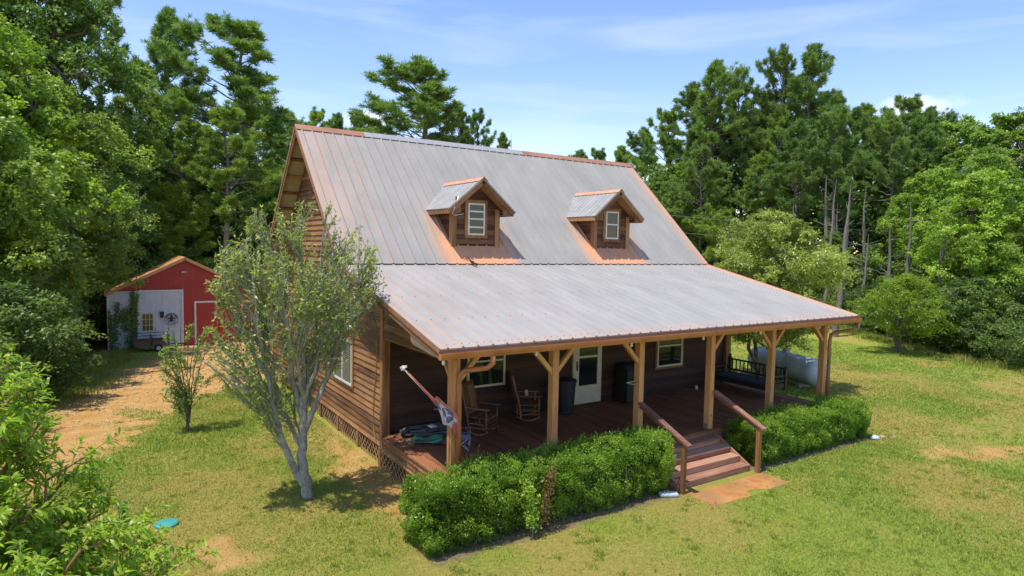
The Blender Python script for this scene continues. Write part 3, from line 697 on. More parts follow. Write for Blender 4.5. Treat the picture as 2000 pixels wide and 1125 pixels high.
m = MB(); m.lathe([(.02, -.05), (.11, -.03), (.125, 0), (.11, .03), (.02, .05)], (-.52, .0, .12), axis='y', n=14); m.build('wheel', MAT['black'], r)
r = local('folded_camp_chair', (.62, 2.32, DK), math.radians(-32), 'green folding camp chair folded flat on top of the porch gear heap', 'camp chair')
gr_ = plain('green_canvas', (.06, .24, .12), .85, 0, .2, 9, .4)
m = MB()
for i in range(6): m.tube([(-.42+q.uniform(0, .1), -.1+.04*i, .05+.012*i), (.45, -.12+.05*i, .05)], .009, 6)
m.build('frame', gp, r)
m = MB(); sheet(m, lambda u, v: (-.34+.66*u, -.18+.40*v, .11+.045*math.sin(7*u+3*v)+.03*math.sin(11*v)), 12, 8); sheet(m, lambda u, v: (-.50+.24*u, -.05-.10*v*(1-u)+.1*(v-.5), .06+.03*math.sin(3*u+4*v)), 8, 5); m.build('canvas', gr_, r, smooth=True)
m = MB(); sheet(m, lambda u, v: (.86+.17*u, 2.72+.22*v, DK+.22+.04*math.sin(3*u)*math.sin(3*v)), 6, 6); m.build('white_rag', plain('cap_cloth', (.62, .64, .66), .8), None, smooth=True, label='white rag dropped on the grey canopy poles', cat='rag')
# flag on a pole fixed to the corner post
fr = empty('flag_on_pole', (-.09, -.03, 1.92), 'faded red flag with a white star drooping from a slanted pole on the corner post', 'flag')
inv = Vector((-.09, -.03, 1.92))
def rel(p): return Vector(p)-inv
m = MB(); m.tube([rel((-.08, -.03, 1.95)), rel((-1.03, -.10, 2.97))], .015, 10); m.build('pole', MAT['white'], fr, smooth=True)
m = MB(); c = rel((-1.05, -.10, 3.0)); m.lathe([(.004, -.05), (.02, -.03), (.03, 0), (.015, .03), (.002, .05)], c, n=10)
m.beam(c+Vector((-.06, 0, .0)), c+Vector((0, 0, .03)), .012, .04); m.beam(c+Vector((.055, -.02, .03)), c+Vector((0, 0, .02)), .012, .04); m.beam(c+Vector((0, 0, .0)), c+Vector((-.045, 0, -.04)), .012, .02); m.build('finial', plain('finial_metal', (.75, .74, .66), .35), fr)
red = plain('faded_red_cloth', (.56, .17, .15), .85, 0, .25, 7, .3); pinkw = plain('faded_white_cloth', (.62, .47, .46), .85, 0, .2, 9, .3); blc = plain('faded_blue_cloth', (.10, .13, .26), .85, 0, .2, 9, .3); wst = plain('star_white', (.68, .68, .72), .8)
m = MB(); m.tube([rel((-.98, -.10, 2.92)), rel((-.8, -.085, 2.735)), rel((-.6, -.075, 2.52)), rel((-.45, -.06, 2.36)), rel((-.36, -.055, 2.26))], [.014, .019, .022, .028, .042], 10, .5); m.build('wrapped_cloth', red, fr, smooth=True)
from bisect import bisect
# drooping fly: left and right outlines down the cloth (x, z) at y close to the post face
Lp = [(-.48, 2.40), (-.40, 2.22), (-.335, 2.06), (-.30, 1.90), (-.15, 1.86), (-.06, 1.70), (.005, 1.60), (.03, 1.53)]
Rp = [(-.42, 2.44), (-.28, 2.30), (-.14, 2.19), (-.05, 2.10), (.01, 1.98), (.05, 1.84), (.075, 1.70), (.06, 1.56)]
def lerp(Pp, t):
    s = t*(len(Pp)-1); i = min(int(s), len(Pp)-2); f = s-i; return Pp[i][0]*(1-f)+Pp[i+1][0]*f, Pp[i][1]*(1-f)+Pp[i+1][1]*f
def cloth(u, v, off=0):
    a = lerp(Lp, u); b = lerp(Rp, u); x = a[0]*(1-v)+b[0]*v; z = a[1]*(1-v)+b[1]*v
    return rel((x, -.155-.03*math.sin(7*v+3*u)-.012*math.sin(16*v-5*u)+.02*u-off, z))
def clothmesh(u0, u1, v0, v1, off, nu=18, nv=10, edge=None):
    V = []; Fs = []
    for i in range(nu+1):
        for j in range(nv+1): V.append(cloth(u0+(u1-u0)*i/nu, v0+(v1-v0)*j/nv, off))
    n = len(V); V += [v+Vector((0, .004, 0)) for v in V]; k = nv+1
    for i in range(nu):
        for j in range(nv): a = i*k+j; Fs += [(a, a+k, a+k+1, a+1), (n+a, n+a+1, n+a+k+1, n+a+k)]
    for i in range(nu): a = i*k; Fs.append((a, n+a, n+a+k, a+k)); a = i*k+nv; Fs.append((a, a+k, n+a+k, n+a))
    return V, Fs
m = MB(); m.mesh(*clothmesh(0, 1, 0, 1, 0), .5); m.build('flag_cloth', red, fr, smooth=True)
m = MB(); m.mesh(*clothmesh(.12, .60, .0, .78, .004, 10, 8), .5); m.build('pale_field', pinkw, fr, smooth=True)
m = MB(); pc = []
def patch(mb, uc, vc, ru, rv, off, n=20, star=False):
    V = []
    for k in range(n):
        a = 2*math.pi*k/n+.3; r_ = (1 if k % 2 == 0 else .42) if star else 1
        V.append(cloth(uc+ru*r_*math.sin(a), vc+rv*r_*math.cos(a), off))
    c = cloth(uc, vc, off); base = [c]+V; n2 = len(base); base += [p+Vector((0, .003, 0)) for p in base]
    mb.mesh(base, [(0, 1+(k+1) % n, 1+k) for k in range(n)]+[(1+k, 1+(k+1) % n, n2+1+(k+1) % n, n2+1+k) for k in range(n)], .5)
patch(m, .37, .47, .17, .38, .009); patch(m, .10, .12, .09, .14, .009, 12); m.build('blue_band', blc, fr)
m = MB(); patch(m, .375, .44, .085, .21, .014, 10, True); m.build('star', wst, fr)
# trash can, covered grill
r = local('trash_can', (4.92, 2.88, DK), 0, 'tall black plastic trash can standing left of the front door', 'trash can')
m = MB(); m.lathe([(.20, 0), (.215, .02), (.26, .82), (.285, .84), (.285, .87), (.25, .875), (.25, .86)], n=24); m.build('bin_body', MAT['black'], r, smooth=False)
m = MB(); m.lathe([(.29, .872), (.295, .90), (.24, .94), (.1, .965), (.01, .97)], n=24); m.build('lid', MAT['black'], r, smooth=True)
for s in (-1, 1): m = MB(); m.box((s*.27-.03, -.06, .72), (s*.27+.03, .06, .76)); m.build('handle', MAT['black'], r)
r = local('barbecue_grill', (7.42, 3.02, DK), 0, 'dark covered barbecue grill against the wall right of the front door', 'grill')
m = MB(); m.mesh([(-.38, -.28, .03), (.38, -.28, .03), (.38, .28, .03), (-.38, .28, .03), (-.36, -.24, .92), (.36, -.24, .92), (.36, .26, .92), (-.36, .26, .92), (-.30, -.10, 1.12), (.30, -.10, 1.12), (.30, .22, 1.12), (-.30, .22, 1.12)],
    ((3,2,1,0),(0,1,5,4),(1,2,6,5),(2,3,7,6),(3,0,4,7),(4,5,9,8),(5,6,10,9),(6,7,11,10),(7,4,8,11),(8,9,10,11)), .5); m.build('cover', plain('vinyl_cover', (.016, .015, .016), .6, 0, .3, 6, .4), r, bevel=.03)
for x in (-.3, .3): m = MB(); m.lathe([(.01, -.02), (.07, -.02), (.07, .02), (.01, .02)], (x, -.2, .07), axis='y', n=14); m.build('wheel', MAT['black'], r)
m = MB(); m.lathe([(.03, 0), (.045, .02), (.05, .12), (.03, .14)], (10.35, 3.1, DK), n=12); m.build('white_cup', MAT['white'], None, smooth=True, label='small white cup on the porch floor by the wall, left of the swing', cat='cup')
# hanging daybed swing
r = empty('daybed_swing', (11.6, 2.1, DK), 'black wooden daybed swing with dark cushion hanging at the right end of the porch', 'porch swing')
bx0, bx1, by0, by1 = -.46, .46, -1.0, 1.08; bw = MAT['blackwood']
m = MB(); m.box((bx0, by0, .27), (bx1, by0+.05, .43)); m.box((bx0, by1-.05, .27), (bx1, by1, .43)); m.box((bx0, by0+.05, .27), (bx0+.05, by1-.05, .43)); m.box((bx1-.05, by0+.05, .27), (bx1, by1-.05, .43)); m.box((bx0+.05, by0+.05, .30), (bx1-.05, by1-.05, .33)); m.build('bed_frame', bw, r)
m = MB(); m.box((bx0+.06, by0+.07, .34), (bx1-.06, by1-.07, .46)); m.build('cushion', MAT['cushion'], r, bevel=.04)
for (x, y, h) in ((bx1-.03, by0+.02, .86), (bx1-.03, by1-.03, .93), (bx0+.03, by0+.02, .70), (bx0+.03, by1-.03, .70)):
    m = MB(); m.box((x-.045, y-.045, .22), (x+.045, y+.045, h)); m.lathe([(.03, h), (.05, h+.012), (.02, h+.03), (.045, h+.06), (.04, h+.09), (.008, h+.11)], (x, y, 0), n=10); m.build('corner_post', bw, r)
for z in (.50, .84): m = MB(); m.box((bx1-.055, by0+.06, z), (bx1-.01, by1-.07, z+.05)); m.build('back_rail', bw, r)
m = MB()
for i in range(13): y = by0+.17+i*.148; m.box((bx1-.045, y-.017, .55), (bx1-.02, y+.017, .84))
m.build('back_spindles', bw, r)
for y in (by0+.02, by1-.03):
    m = MB()
    for z in (.48, .64): m.box((bx0+.075, y-.02, z), (bx1-.075, y+.02, z+.05))
    for i in range(5): x = bx0+.17+i*.15; m.box((x-.015, y-.012, .53), (x+.015, y+.012, .64))
    m.build('side_rail', bw, r)
for x, y in ((bx1-.03, by0+.02), (bx1-.03, by1-.03), (bx0+.03, by0+.02), (bx0+.03, by1-.03)):
    zt = ZE+(ZB-ZE)/(YB-YE)*(2.1+y-YE)-.06-DK
    m = MB(); m.tube([(x, y, .3), (x, y+.005, 1.6), (x, y, zt)], .013, 6); m.build('rope', MAT['lattice'], r)
# propane tank
T0 = Vector((17.75, 6.1, .66)); T1 = Vector((16.9, 3.05, .66)); axv = (T1-T0).normalized(); Ln = (T1-T0).length
r = empty('propane_tank', (T0+T1)/2-Vector((0, 0, .66)), 'large pale grey propane tank lying on the lawn beyond the porch', 'gas tank', rz=math.atan2(axv.y, axv.x))
prof = []; R_ = .52
for i in range(9): a = math.pi/2*i/8; prof.append((max(.003, R_*math.sin(a)), -Ln/2-.32*math.cos(a)))
prof += [(R_, -Ln/6), (R_, Ln/6)]
for i in range(9): a = math.pi/2*i/8; prof.append((max(.003, R_*math.cos(a)), Ln/2+.32*math.sin(a)))
def tankmat():
    m, t, b = M_('tank_paint'); n = noise(t, coords(t), 1.6, 6); n2 = noise(t, coords(t), 14, 3)
    c = ramp(t, n, [(.35, (.34, .38, .42)), (.65, (.52, .56, .60))]); sx = t.nodes.new('ShaderNodeSeparateXYZ'); t.links.new(coords(t), sx.inputs[0])
    c = mixc_(t, mrange(t, sx.outputs['Z'], .62, .25, 0, .55), c, (.17, .20, .13)); c = mixc_(t, mrange(t, n2, .66, .72, 0, .5), c, (.72, .74, .74))
    t.links.new(c, b.inputs['Base Color']); b.inputs['Roughness'].default_value = .4; return m
m = MB(); m.lathe(prof, (0, 0, .66), axis='x', n=28); m.build('tank_shell', tankmat(), r, smooth=True)
m = MB(); m.lathe([(.13, 0), (.15, .02), (.15, .13), (.11, .17), (.01, .18)], (0, 0, 1.15), n=16); m.build('valve_dome', tankmat(), r)
for x in (-1, 1): m = MB(); m.box((x-.08, -.30, 0), (x+.08, .30, .2)); m.build('foot_block', plain('concrete_block', (.36, .34, .31), .9), r)
m = MB(); m.tube([(.2, 0, 1.27), (.2, -.2, 1.25), (.3, -.56, .9), (.3, -.62, .02)], .012, 6); m.build('gas_pipe', MAT['steel'], r)
# step-side lid, slabs, drain pipe and lid in the lawn, rocks
r = empty('plastic_box', (4.42, -1.30, 0), 'small pale blue plastic box lid lying at the hedge foot beside the steps', 'plastic box', rz=-.5)
pb = plain('pale_blue_plastic', (.42, .50, .56), .4)
m = MB(); m.box((-.2, -.09, .0), (.2, .09, .08)); m.build('box_body', pb, r, bevel=.03)
m = MB(); m.box((-.12, -.055, .08), (.04, .055, .10)); m.build('recess', plain('box_recess', (.22, .27, .32), .5), r, bevel=.01)
def slabmat():
    m, t, b = M_('stained_concrete'); n = noise(t, coords(t), 2.2, 7, .6); n2 = noise(t, coords(t), 1.1, 3)
    c = ramp(t, n, [(.3, (.22, .095, .03)), (.5, (.40, .18, .05)), (.72, (.50, .26, .10))]); c = mixc_(t, mrange(t, n2, .50, .66, 0, .75), c, (.15, .12, .06))
    t.links.new(c, b.inputs['Base Color']); b.inputs['Roughness'].default_value = .9; bump(t, b, noise(t, coords(t), 40, 3), .4, .004); return m
SM = slabmat()
for nm, pts, lb in (('a', [(4.83, -1.40), (4.84, -2.16), (5.95, -2.20), (6.10, -1.98), (6.02, -1.52), (5.9, -1.42)], 'orange stained concrete slab at the foot of the steps, left one'), ('b', [(5.93, -1.45), (6.08, -1.98), (6.4, -2.02), (6.55, -2.16), (7.38, -2.16), (7.30, -1.45)], 'orange stained concrete slab at the foot of the steps, right one')):
    m = MB(); off = .0 if nm == 'a' else .003; V = [(x, y, .006+off) for x, y in pts]+[(x, y, -.05) for x, y in pts]; n = len(pts)
    m.mesh(V, [tuple(range(n))]+[(i, i+n, (i+1) % n+n, (i+1) % n) for i in range(n)], .5)
    m.build('concrete_slab', SM, None, label=lb, cat='slab', group='stained slabs below the steps')
r = empty('vent_pipe', (-5.23, 2.95, 0), 'short dark green capped pipe standing in the lawn', 'pipe')
gpm = plain('green_plastic', (.025, .10, .07), .45)
m = MB(); m.lathe([(.055, -.05), (.055, .34), (.05, .345)], n=18); m.build('pipe_body', gpm, r, smooth=False)
m = MB(); m.lathe([(.064, .30), (.064, .37), (.05, .385), (.01, .39)], n=18); m.build('cap', gpm, r)
m = MB(); m.lathe([(.20, .0), (.20, .035), (.17, .05), (.05, .06), (.01, .06)], (-4.56, 2.43, 0), n=24); m.build('septic_lid', plain('teal_plastic', (.05, .28, .24), .5), None, smooth=False, label='round blue-green plastic lid set in the lawn under the peach branches', cat='lid')
q = random.Random(5)
def rock(name, x, y, s, mat, label, group):
    import mathutils.noise as mn
    m = MB(); V = []; Fs = []; nu, nv = 10, 7; sd_ = q.random()*50
    for j in range(nv+1):
        for i in range(nu):
            a = 2*math.pi*i/nu; b = math.pi*j/nv; p = Vector((math.sin(b)*math.cos(a), math.sin(b)*math.sin(a), math.cos(b)))
            k = 1+.35*mn.noise(p*1.6+Vector((sd_, 0, 0))); V.append((p.x*s*k, p.y*s*.7*k, p.z*s*.45*k+s*.12))
    for j in range(nv):
        for i in range(nu): Fs.append((j*nu+i, (j+1)*nu+i, (j+1)*nu+(i+1) % nu, j*nu+(i+1) % nu))
    m.mesh(V, Fs, .5); o = m.build(name, mat, None, True, label, 'rock', group); o.location = (x, y, 0); return o
rock('rock', 12.55, -1.36, .17, plain('pale_stone', (.46, .50, .53), .9), 'pale bluish rock at the right end of the right hedge', 'rocks at the hedge end')
rock('rock', 12.85, -1.42, .12, plain('red_stone', (.40, .24, .17), .9), 'reddish rock beside the pale one at the right hedge end', 'rocks at the hedge end')
rock('rock', 13.1, -1.60, .10, plain('brown_stone', (.28, .20, .14), .9), 'small brown rock farthest from the right hedge end', 'rocks at the hedge end')
# ------------------------------------------------------------ red barn
BY = 31.46; BZ = -1.05; AX = -1.34; AZ = 4.16; BS = .51
barn = empty('red_barn', (-1.3, BY, BZ), 'red metal barn with white side section and orange rusted gable roof', 'barn'); bo = Vector((-1.3, BY, BZ))
redm = plain('barn_red', (.40, .035, .03), .5, 0, .15, 2, .05); wht = plain('barn_white', (.60, .63, .68), .55, 0, .08, 2, .05); wtr = plain('barn_trim', (.74, .72, .70), .5)
def bz(x): return AZ-BS*abs(x-AX)-.06
def panel(x0, x1, zb, top, mat, nm, y=0., rib=.30):
    m = MB(); x = x0; k = 0
    while x < x1-.01:
        xe = min(x+rib, x1); g = .022
        def q4(a, b, o): 
            p = [(a, -o, zb), (b, -o, zb), (b, -o, min(top, bz(b))), (a, -o, min(top, bz(a)))]
            return [Vector((u, BY+y+v, w_))-bo for u, v, w_ in p]
        if xe-x > .06: m.face(q4(x, xe-g, .03)); 
        m.face(q4(xe-g, xe, .018))
        x = xe; k += 1
    return m.build(nm, mat, barn)
panel(-5.2, 2.75, BZ, 9, redm, 'front_wall')
m = MB()
for xx in (-5.2, 2.75):
    m.box(Vector((xx-.02, BY+.02, BZ))-bo, Vector((xx+.02, BY+9, bz(xx)))-bo)
m.box(Vector((-5.2, BY+8.98, BZ))-bo, Vector((2.75, BY+9.0, 2.0))-bo); m.build('side_wall', redm, barn)
panel(-5.22, -1.47, BZ, 2.24, wht, 'white_panel', -.05)
def bbox(m, x0, x1, z0, z1, o0=.02, o1=.10): m.box(Vector((x0, BY-o1, z0))-bo, Vector((x1, BY-o0, z1))-bo)
m = MB(); bbox(m, -1.52, -1.44, BZ, 2.28, .08, .12); bbox(m, -3.7, -1.52, 2.20, 2.28, .08, .12); bbox(m, -5.25, -5.17, BZ, 2.05, .08, .12); m.build('white_trim', wtr, barn)
m = MB(); bbox(m, -.86, -.76, BZ, 1.56, .03, .07); bbox(m, 1.76, 1.86, BZ, 1.56, .03, .07); bbox(m, -.76, 1.76, 1.46, 1.56, .03, .07); bbox(m, 2.30, 2.38, BZ, 1.2, .03, .07); bbox(m, 1.86, 2.30, BZ, BZ+.12, .03, .07); m.build('big_door_trim', wtr, barn)
m = MB(); bbox(m, .46, .50, BZ, 1.46, .03, .045); m.build('big_door_seam', plain('seam', (.10, .01, .01), .6), barn)
rust = plain('barn_rust', (.50, .24, .08), .6, 0, .3, 1.2, .1)
for s in (-1, 1):
    hw_ = 4.02; A = (AX+s*hw_, AZ-BS*hw_); B = (AX, AZ+.0); m = MB()
    V = [Vector((A[0], BY-.30, A[1])), Vector((B[0], BY-.30, B[1])), Vector((B[0], BY+9.3, B[1])), Vector((A[0], BY+9.3, A[1]))]; V += [v+Vector((0, 0, .05)) for v in V]
    V = [v-bo for v in V]; m.mesh(V, ((0,1,2,3),(7,6,5,4),(0,4,5,1),(1,5,6,2),(2,6,7,3),(3,7,4,0)), .5); m.build('roof', rust, barn)
    m = MB(); m.beam(Vector((A[0], BY-.32, A[1]-.05))-bo, Vector((B[0], BY-.32, B[1]-.05))-bo, .04, .17); m.build('roof_edge_trim', plain('edge_rust', (.52, .28, .13), .55), barn)
m = MB(); bbox(m, -1.52, -1.26, 3.25, 3.38, .03, .13); m.build('flood_light', plain('lamp_tan', (.55, .42, .28), .4), barn)
m = MB(); bbox(m, -3.76, -2.86, BZ+.04, 1.04, .082, .11); bd = m.build('door', wht, barn)
m = MB(); bbox(m, -3.80, -2.82, 1.04, 1.10, .082, .13); bbox(m, -3.81, -3.76, BZ, 1.04, .082, .13); bbox(m, -2.86, -2.81, BZ, 1.04, .082, .13); m.build('door_frame', wtr, bd)
m = MB(); bbox(m, -3.56, -3.02, -.06, .92, .11, .118); m.build('door_pane', plain('door_glass_olive', (.10, .11, .04), .15), bd)
m = MB()
for i in range(4): x = -3.56+i*.18-.012; bbox(m, x, x+.024, -.08, .94, .12, .135)
for i in range(4): z = -.06+i*.3267-.012; bbox(m, -3.56, -3.02, z, z+.024, .1195, .134)
m.build('muntins', plain('muntin_cream', (.70, .62, .38), .5), bd)
m = MB(); bbox(m, -2.95, -2.90, .0, .05, .11, .16); m.build('door_knob', MAT['black'], bd)
m = MB(); bbox(m, -2.66, -2.46, .82, 1.02, .08, .22); bbox(m, -2.64, -2.48, .68, .82, .09, .2); m.build('wall_lamp', MAT['black'], barn)
# round metal emblem: fleur-de-lis in a ring with an arc of letters
em = empty('wall_emblem', (-2.08, BY-.10, .55), 'round dark metal fleur-de-lis emblem hung on the white barn wall', 'emblem'); dm = plain('dark_iron', (.035, .02, .022), .5)
def ring(mb, r0, r1, y0=-.008, y1=.008, n=40):
    V = []; Fs = []
    for k in range(n):
        a = 2*math.pi*k/n
        for r_, y in ((r0, y0), (r1, y0), (r1, y1), (r0, y1)): V.append((r_*math.cos(a), y, r_*math.sin(a)))
    for k in range(n):
        a = k*4; b = ((k+1) % n)*4
        for i in range(4): Fs.append((a+i, b+i, b+(i+1) % 4, a+(i+1) % 4))
    mb.mesh(V, Fs, .5)
m = MB(); ring(m, .345, .362); ring(m, .235, .248); m.build('rings', dm, em)
def extr(mb, pts, th=.010, y=0):
    n = len(pts); V = [(x, y-th, z) for x, z in pts]+[(x, y+th, z) for x, z in pts]
    mb.mesh(V, [tuple(range(n)), tuple(range(n, 2*n))[::-1]]+[(i, i+n, (i+1) % n+n, (i+1) % n) for i in range(n)], .5)
m = MB()
extr(m, [(0, .31), (.045, .20), (.075, .12), (.065, .04), (.03, -.03), (.035, -.10), (.0, -.21), (-.035, -.10), (-.03, -.03), (-.065, .04), (-.075, .12), (-.045, .20)])
for s in (-1, 1): 
    extr(m, [(s*.03, .0), (s*.05, .07), (s*.11, .10), (s*.17, .09), (s*.195, .04), (s*.19, -.02), (s*.16, -.05), (s*.165, .0), (s*.135, .035), (s*.09, .02), (s*.05, -.03)], .009)
    extr(m, [(s*.03, -.07), (s*.10, -.10), (s*.14, -.06), (s*.155, -.11), (s*.10, -.15), (s*.045, -.12)], .0085)
extr(m, [(-.10, -.035), (.10, -.035), (.10, -.065), (-.10, -.065)], .012); m.build('fleur_de_lis', dm, em)
m = MB()
for i in range(9):
    a = math.radians(162-18*i); c, s_ = math.cos(a), math.sin(a)
    for (ra, rb, ta, tb) in ((.262, .332, -.032, -.018), (.262, .332, .018, .032), (.318, .332, -.018, .018), (.29, .30, -.018, .018)):
        if i in (0, 5) and ta == .018: continue
        if i % 3 == 1 and ra == .318: continue
        extr(m, [(ra*c-ta*s_, ra*s_+ta*c), (rb*c-ta*s_, rb*s_+ta*c), (rb*c-tb*s_, rb*s_+tb*c), (ra*c-tb*s_, ra*s_+tb*c)], .006)
for a in (-.9, -1.57, -2.2): extr(m, [(.25*math.cos(a-.08), .25*math.sin(a-.08)), (.345*math.cos(a), .345*math.sin(a)), (.25*math.cos(a+.08), .25*math.sin(a+.08))], .007)
m.build('lettering', dm, em)
# utility trailer by the barn
tz = H(-3.2, 30)
tr = empty('utility_trailer', (-3.2, 30.2, tz), 'small low wooden utility trailer with metal rail parked before the barn door', 'trailer'); tw_ = wood('trailer_wood', (.06, .035, .02), (.15, .09, .055), (.26, .19, .14), 'x')
m = MB(); m.box((-.85, -.6, .32), (.85, .6, .38)); m.build('bed', tw_, tr)
for y in (-.6, .57): m = MB(); m.box((-.85, y, .38), (.85, y+.03, .62)); m.build('side_board', tw_, tr)
for x in (-.88, .85): m = MB(); m.box((x, -.6, .34), (x+.03, .6, .84)); m.build('end_board', tw_, tr)
for x in (-.85, -.02, .80):
    for y in (-.64, .602): m = MB(); m.box((x, y, .34), (x+.07, y+.038, .86)); m.build('stake', tw_, tr)
m = MB(); m.tube([(-.88, -.62, .93), (.88, -.62, .93)], .018, 6); m.tube([(-.88, .62, .93), (.88, .62, .93)], .018, 6); m.build('top_rail', MAT['black'], tr)
for y in (-.68, .68):
    m = MB(); m.lathe([(.10, -.06), (.2, -.06), (.215, 0), (.2, .06), (.10, .06)], (.32, y, .215), axis='y', n=18); wh = m.build('wheel', MAT['black'], tr)
    m = MB(); m.lathe([(.01, -.068), (.115, -.066), (.115, .066), (.01, .068)], (.32, y, .215), axis='y', n=14); m.build('rim', MAT['white'], wh)
m = MB(); m.beam((.85, 0, .33), (1.7, 0, .30), .06, .06); m.beam((1.65, 0, 0), (1.65, 0, .3), .04, .04); m.build('drawbar', MAT['black'], tr)
# power lines between the pines
lm = MAT['black']
for i, (a, b) in enumerate((((18.0, 32.8, 9.4), (56.0, 6.9, 6.6)), ((18.0, 32.8, 8.0), (56.0, 6.9, 5.6)))):
    m = MB(); pts = [Vector(a).lerp(Vector(b), t/14)-Vector((0, 0, .7*4*(t/14)*(1-t/14))) for t in range(15)]
    m.tube(pts, .009, 5); m.build('power_line', MAT['steel'], None, label=['upper thin power line strung in front of the pine trunks', 'lower thin power line strung in front of the pine trunks'][i], cat='power line', group='power lines by the wood')
# ------------------------------------------------------------ ground
def axis_(a, b, st, far, k): 
    c = np.arange(a, b+1e-6, st); g = [b]; s = st
    while g[-1] < far: s *= 1.25; g.append(g[-1]+s)
    l = [a]; s = st
    while l[-1] > -far: s *= 1.25; l.append(l[-1]-s)
    return np.array(l[1:][::-1]+list(c)+g[1:])
gx_ = axis_(-13, 40, .22, 900, 0); gy_ = axis_(-11, 36, .22, 900, 0)
GX, GY = np.meshgrid(gx_, gy_); gxf, gyf = GX.ravel(), GY.ravel()
DRIVE = np.array([(-12, 2), (-6.9, 4.9), (-5.8, 7.0), (-5, 8.9), (-3.7, 11.2), (-2.1, 13.3), (-.7, 15), (.8, 17.5), (4, 22), (6, 31.4), (-1.5, 31.4), (-3, 27), (-4.7, 22.5), (-5.6, 18.5), (-6.8, 14.5), (-12, 12)], float)
def sdpoly(x, y, Pp):
    d = np.full(x.shape, 1e9); ins = np.zeros(x.shape, bool); n = len(Pp)
    for i in range(n):
        a = Pp[i]; b = Pp[(i+1) % n]; e = b-a; wx, wy = x-a[0], y-a[1]; t = np.clip((wx*e[0]+wy*e[1])/(e@e), 0, 1)
        d = np.minimum(d, np.hypot(wx-e[0]*t, wy-e[1]*t))
        c = ((a[1] <= y) & (b[1] > y)) | ((b[1] <= y) & (a[1] > y))
        with np.errstate(divide='ignore', invalid='ignore'): xi = a[0]+(y-a[1])/(b[1]-a[1])*e[0]
        ins ^= c & (x < xi)
    return np.where(ins, -d, d)
def edge_right(x, y):
    """>0 inside the wood at the right: distance behind the line (26.5,-2)-(27.5,2)-(34,9.8)-(38,15)"""
    Pp = np.array([(27.6, -9), (29.3, 1.2), (31, 4.6), (36.2, 11.6), (40, 16.5), (38.5, 25), (30, 33), (18, 38), (6, 35), (-2.5, 34.2), (-5.8, 31), (-6.3, 24), (-8.5, 15), (-14, 8), (-400, 30), (-400, 400), (400, 400), (400, -60)], float)
    return -sdpoly(x, y, Pp)
def masks(x, y):
    nz = fbm(x*.9, y*.9, 3); n2 = fbm(x*2.3, y*2.3, 9); n3 = fbm(x*.28, y*.28, 21)
    d = sdpoly(x, y, DRIVE); dirt = sstep(.35, -.35, d+(nz-.5)*1.8+(n2-.5)*.8)
    grassy = sstep(.52, .68, fbm(x*.5+y*.25, y*.22, 31)); dirt = dirt*(1-.45*grassy*sstep(-3.5, -.3, d)*(n2 > .45))
    # bare clay along the side wall, under the front tree, ruts front right
    side = sstep(.95, .30, np.abs(x+.55)+(nz-.5)*1.5+(n2-.5)*.6)*sstep(-1.4, -.2, y)*sstep(8.5, 4.5, y)*.9
    rut = .8*sstep(.6, .25, np.hypot((x-13.2)*.55+.25*(y+3.5), (y+3.6)*.85)+(n2-.5)*1.3)
    rut2 = sstep(.5, .2, np.hypot((x+4.0)*.8, (y-.6)*.6)+(n2-.5)*1.4)*.8
    rut3 = sstep(.5, .2, np.abs(y+3.1+.0*x-(x-13)*-.42)+(n2-.5)*1.2)*sstep(11.5, 12.5, x)*sstep(17, 15, x)*.8
    dirt = np.maximum(np.maximum(dirt, side), np.maximum(np.maximum(rut, rut2), rut3))
    litter = sstep(-.6, .9, edge_right(x, y)+(nz-.5)*2.4)
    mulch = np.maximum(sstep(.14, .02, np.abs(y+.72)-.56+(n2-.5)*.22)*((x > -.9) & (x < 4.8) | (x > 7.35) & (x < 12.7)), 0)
    dry = np.clip(.0+1.0*sstep(.42, .66, n3*.6+nz*.4)+.75*sstep(4, -5, x)*sstep(6, 0, y)*(.4+.9*nz), 0, 1)
    return dirt, litter, mulch, dry
Z = height(gxf, gyf)+(fbm(gxf*.35, gyf*.35, 5)-.5)*.10*sstep(3, 12, np.hypot(gxf-6, gyf-6)*.5)
near_house = ((gxf > -3) & (gxf < 15) & (gyf > -4) & (gyf < 17)); Z = np.where(near_house, np.minimum(Z, 0)*0+height(gxf, gyf), Z)
far_ = np.hypot(gxf-5, gyf-10); Z = Z+sstep(60, 200, far_)*2.0
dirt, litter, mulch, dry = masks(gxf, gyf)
NX, NY = len(gx_), len(gy_); i, j = np.meshgrid(np.arange(NX-1), np.arange(NY-1)); a = (j*NX+i).ravel()
Q = np.stack([a, a+1, a+NX+1, a+NX], 1)
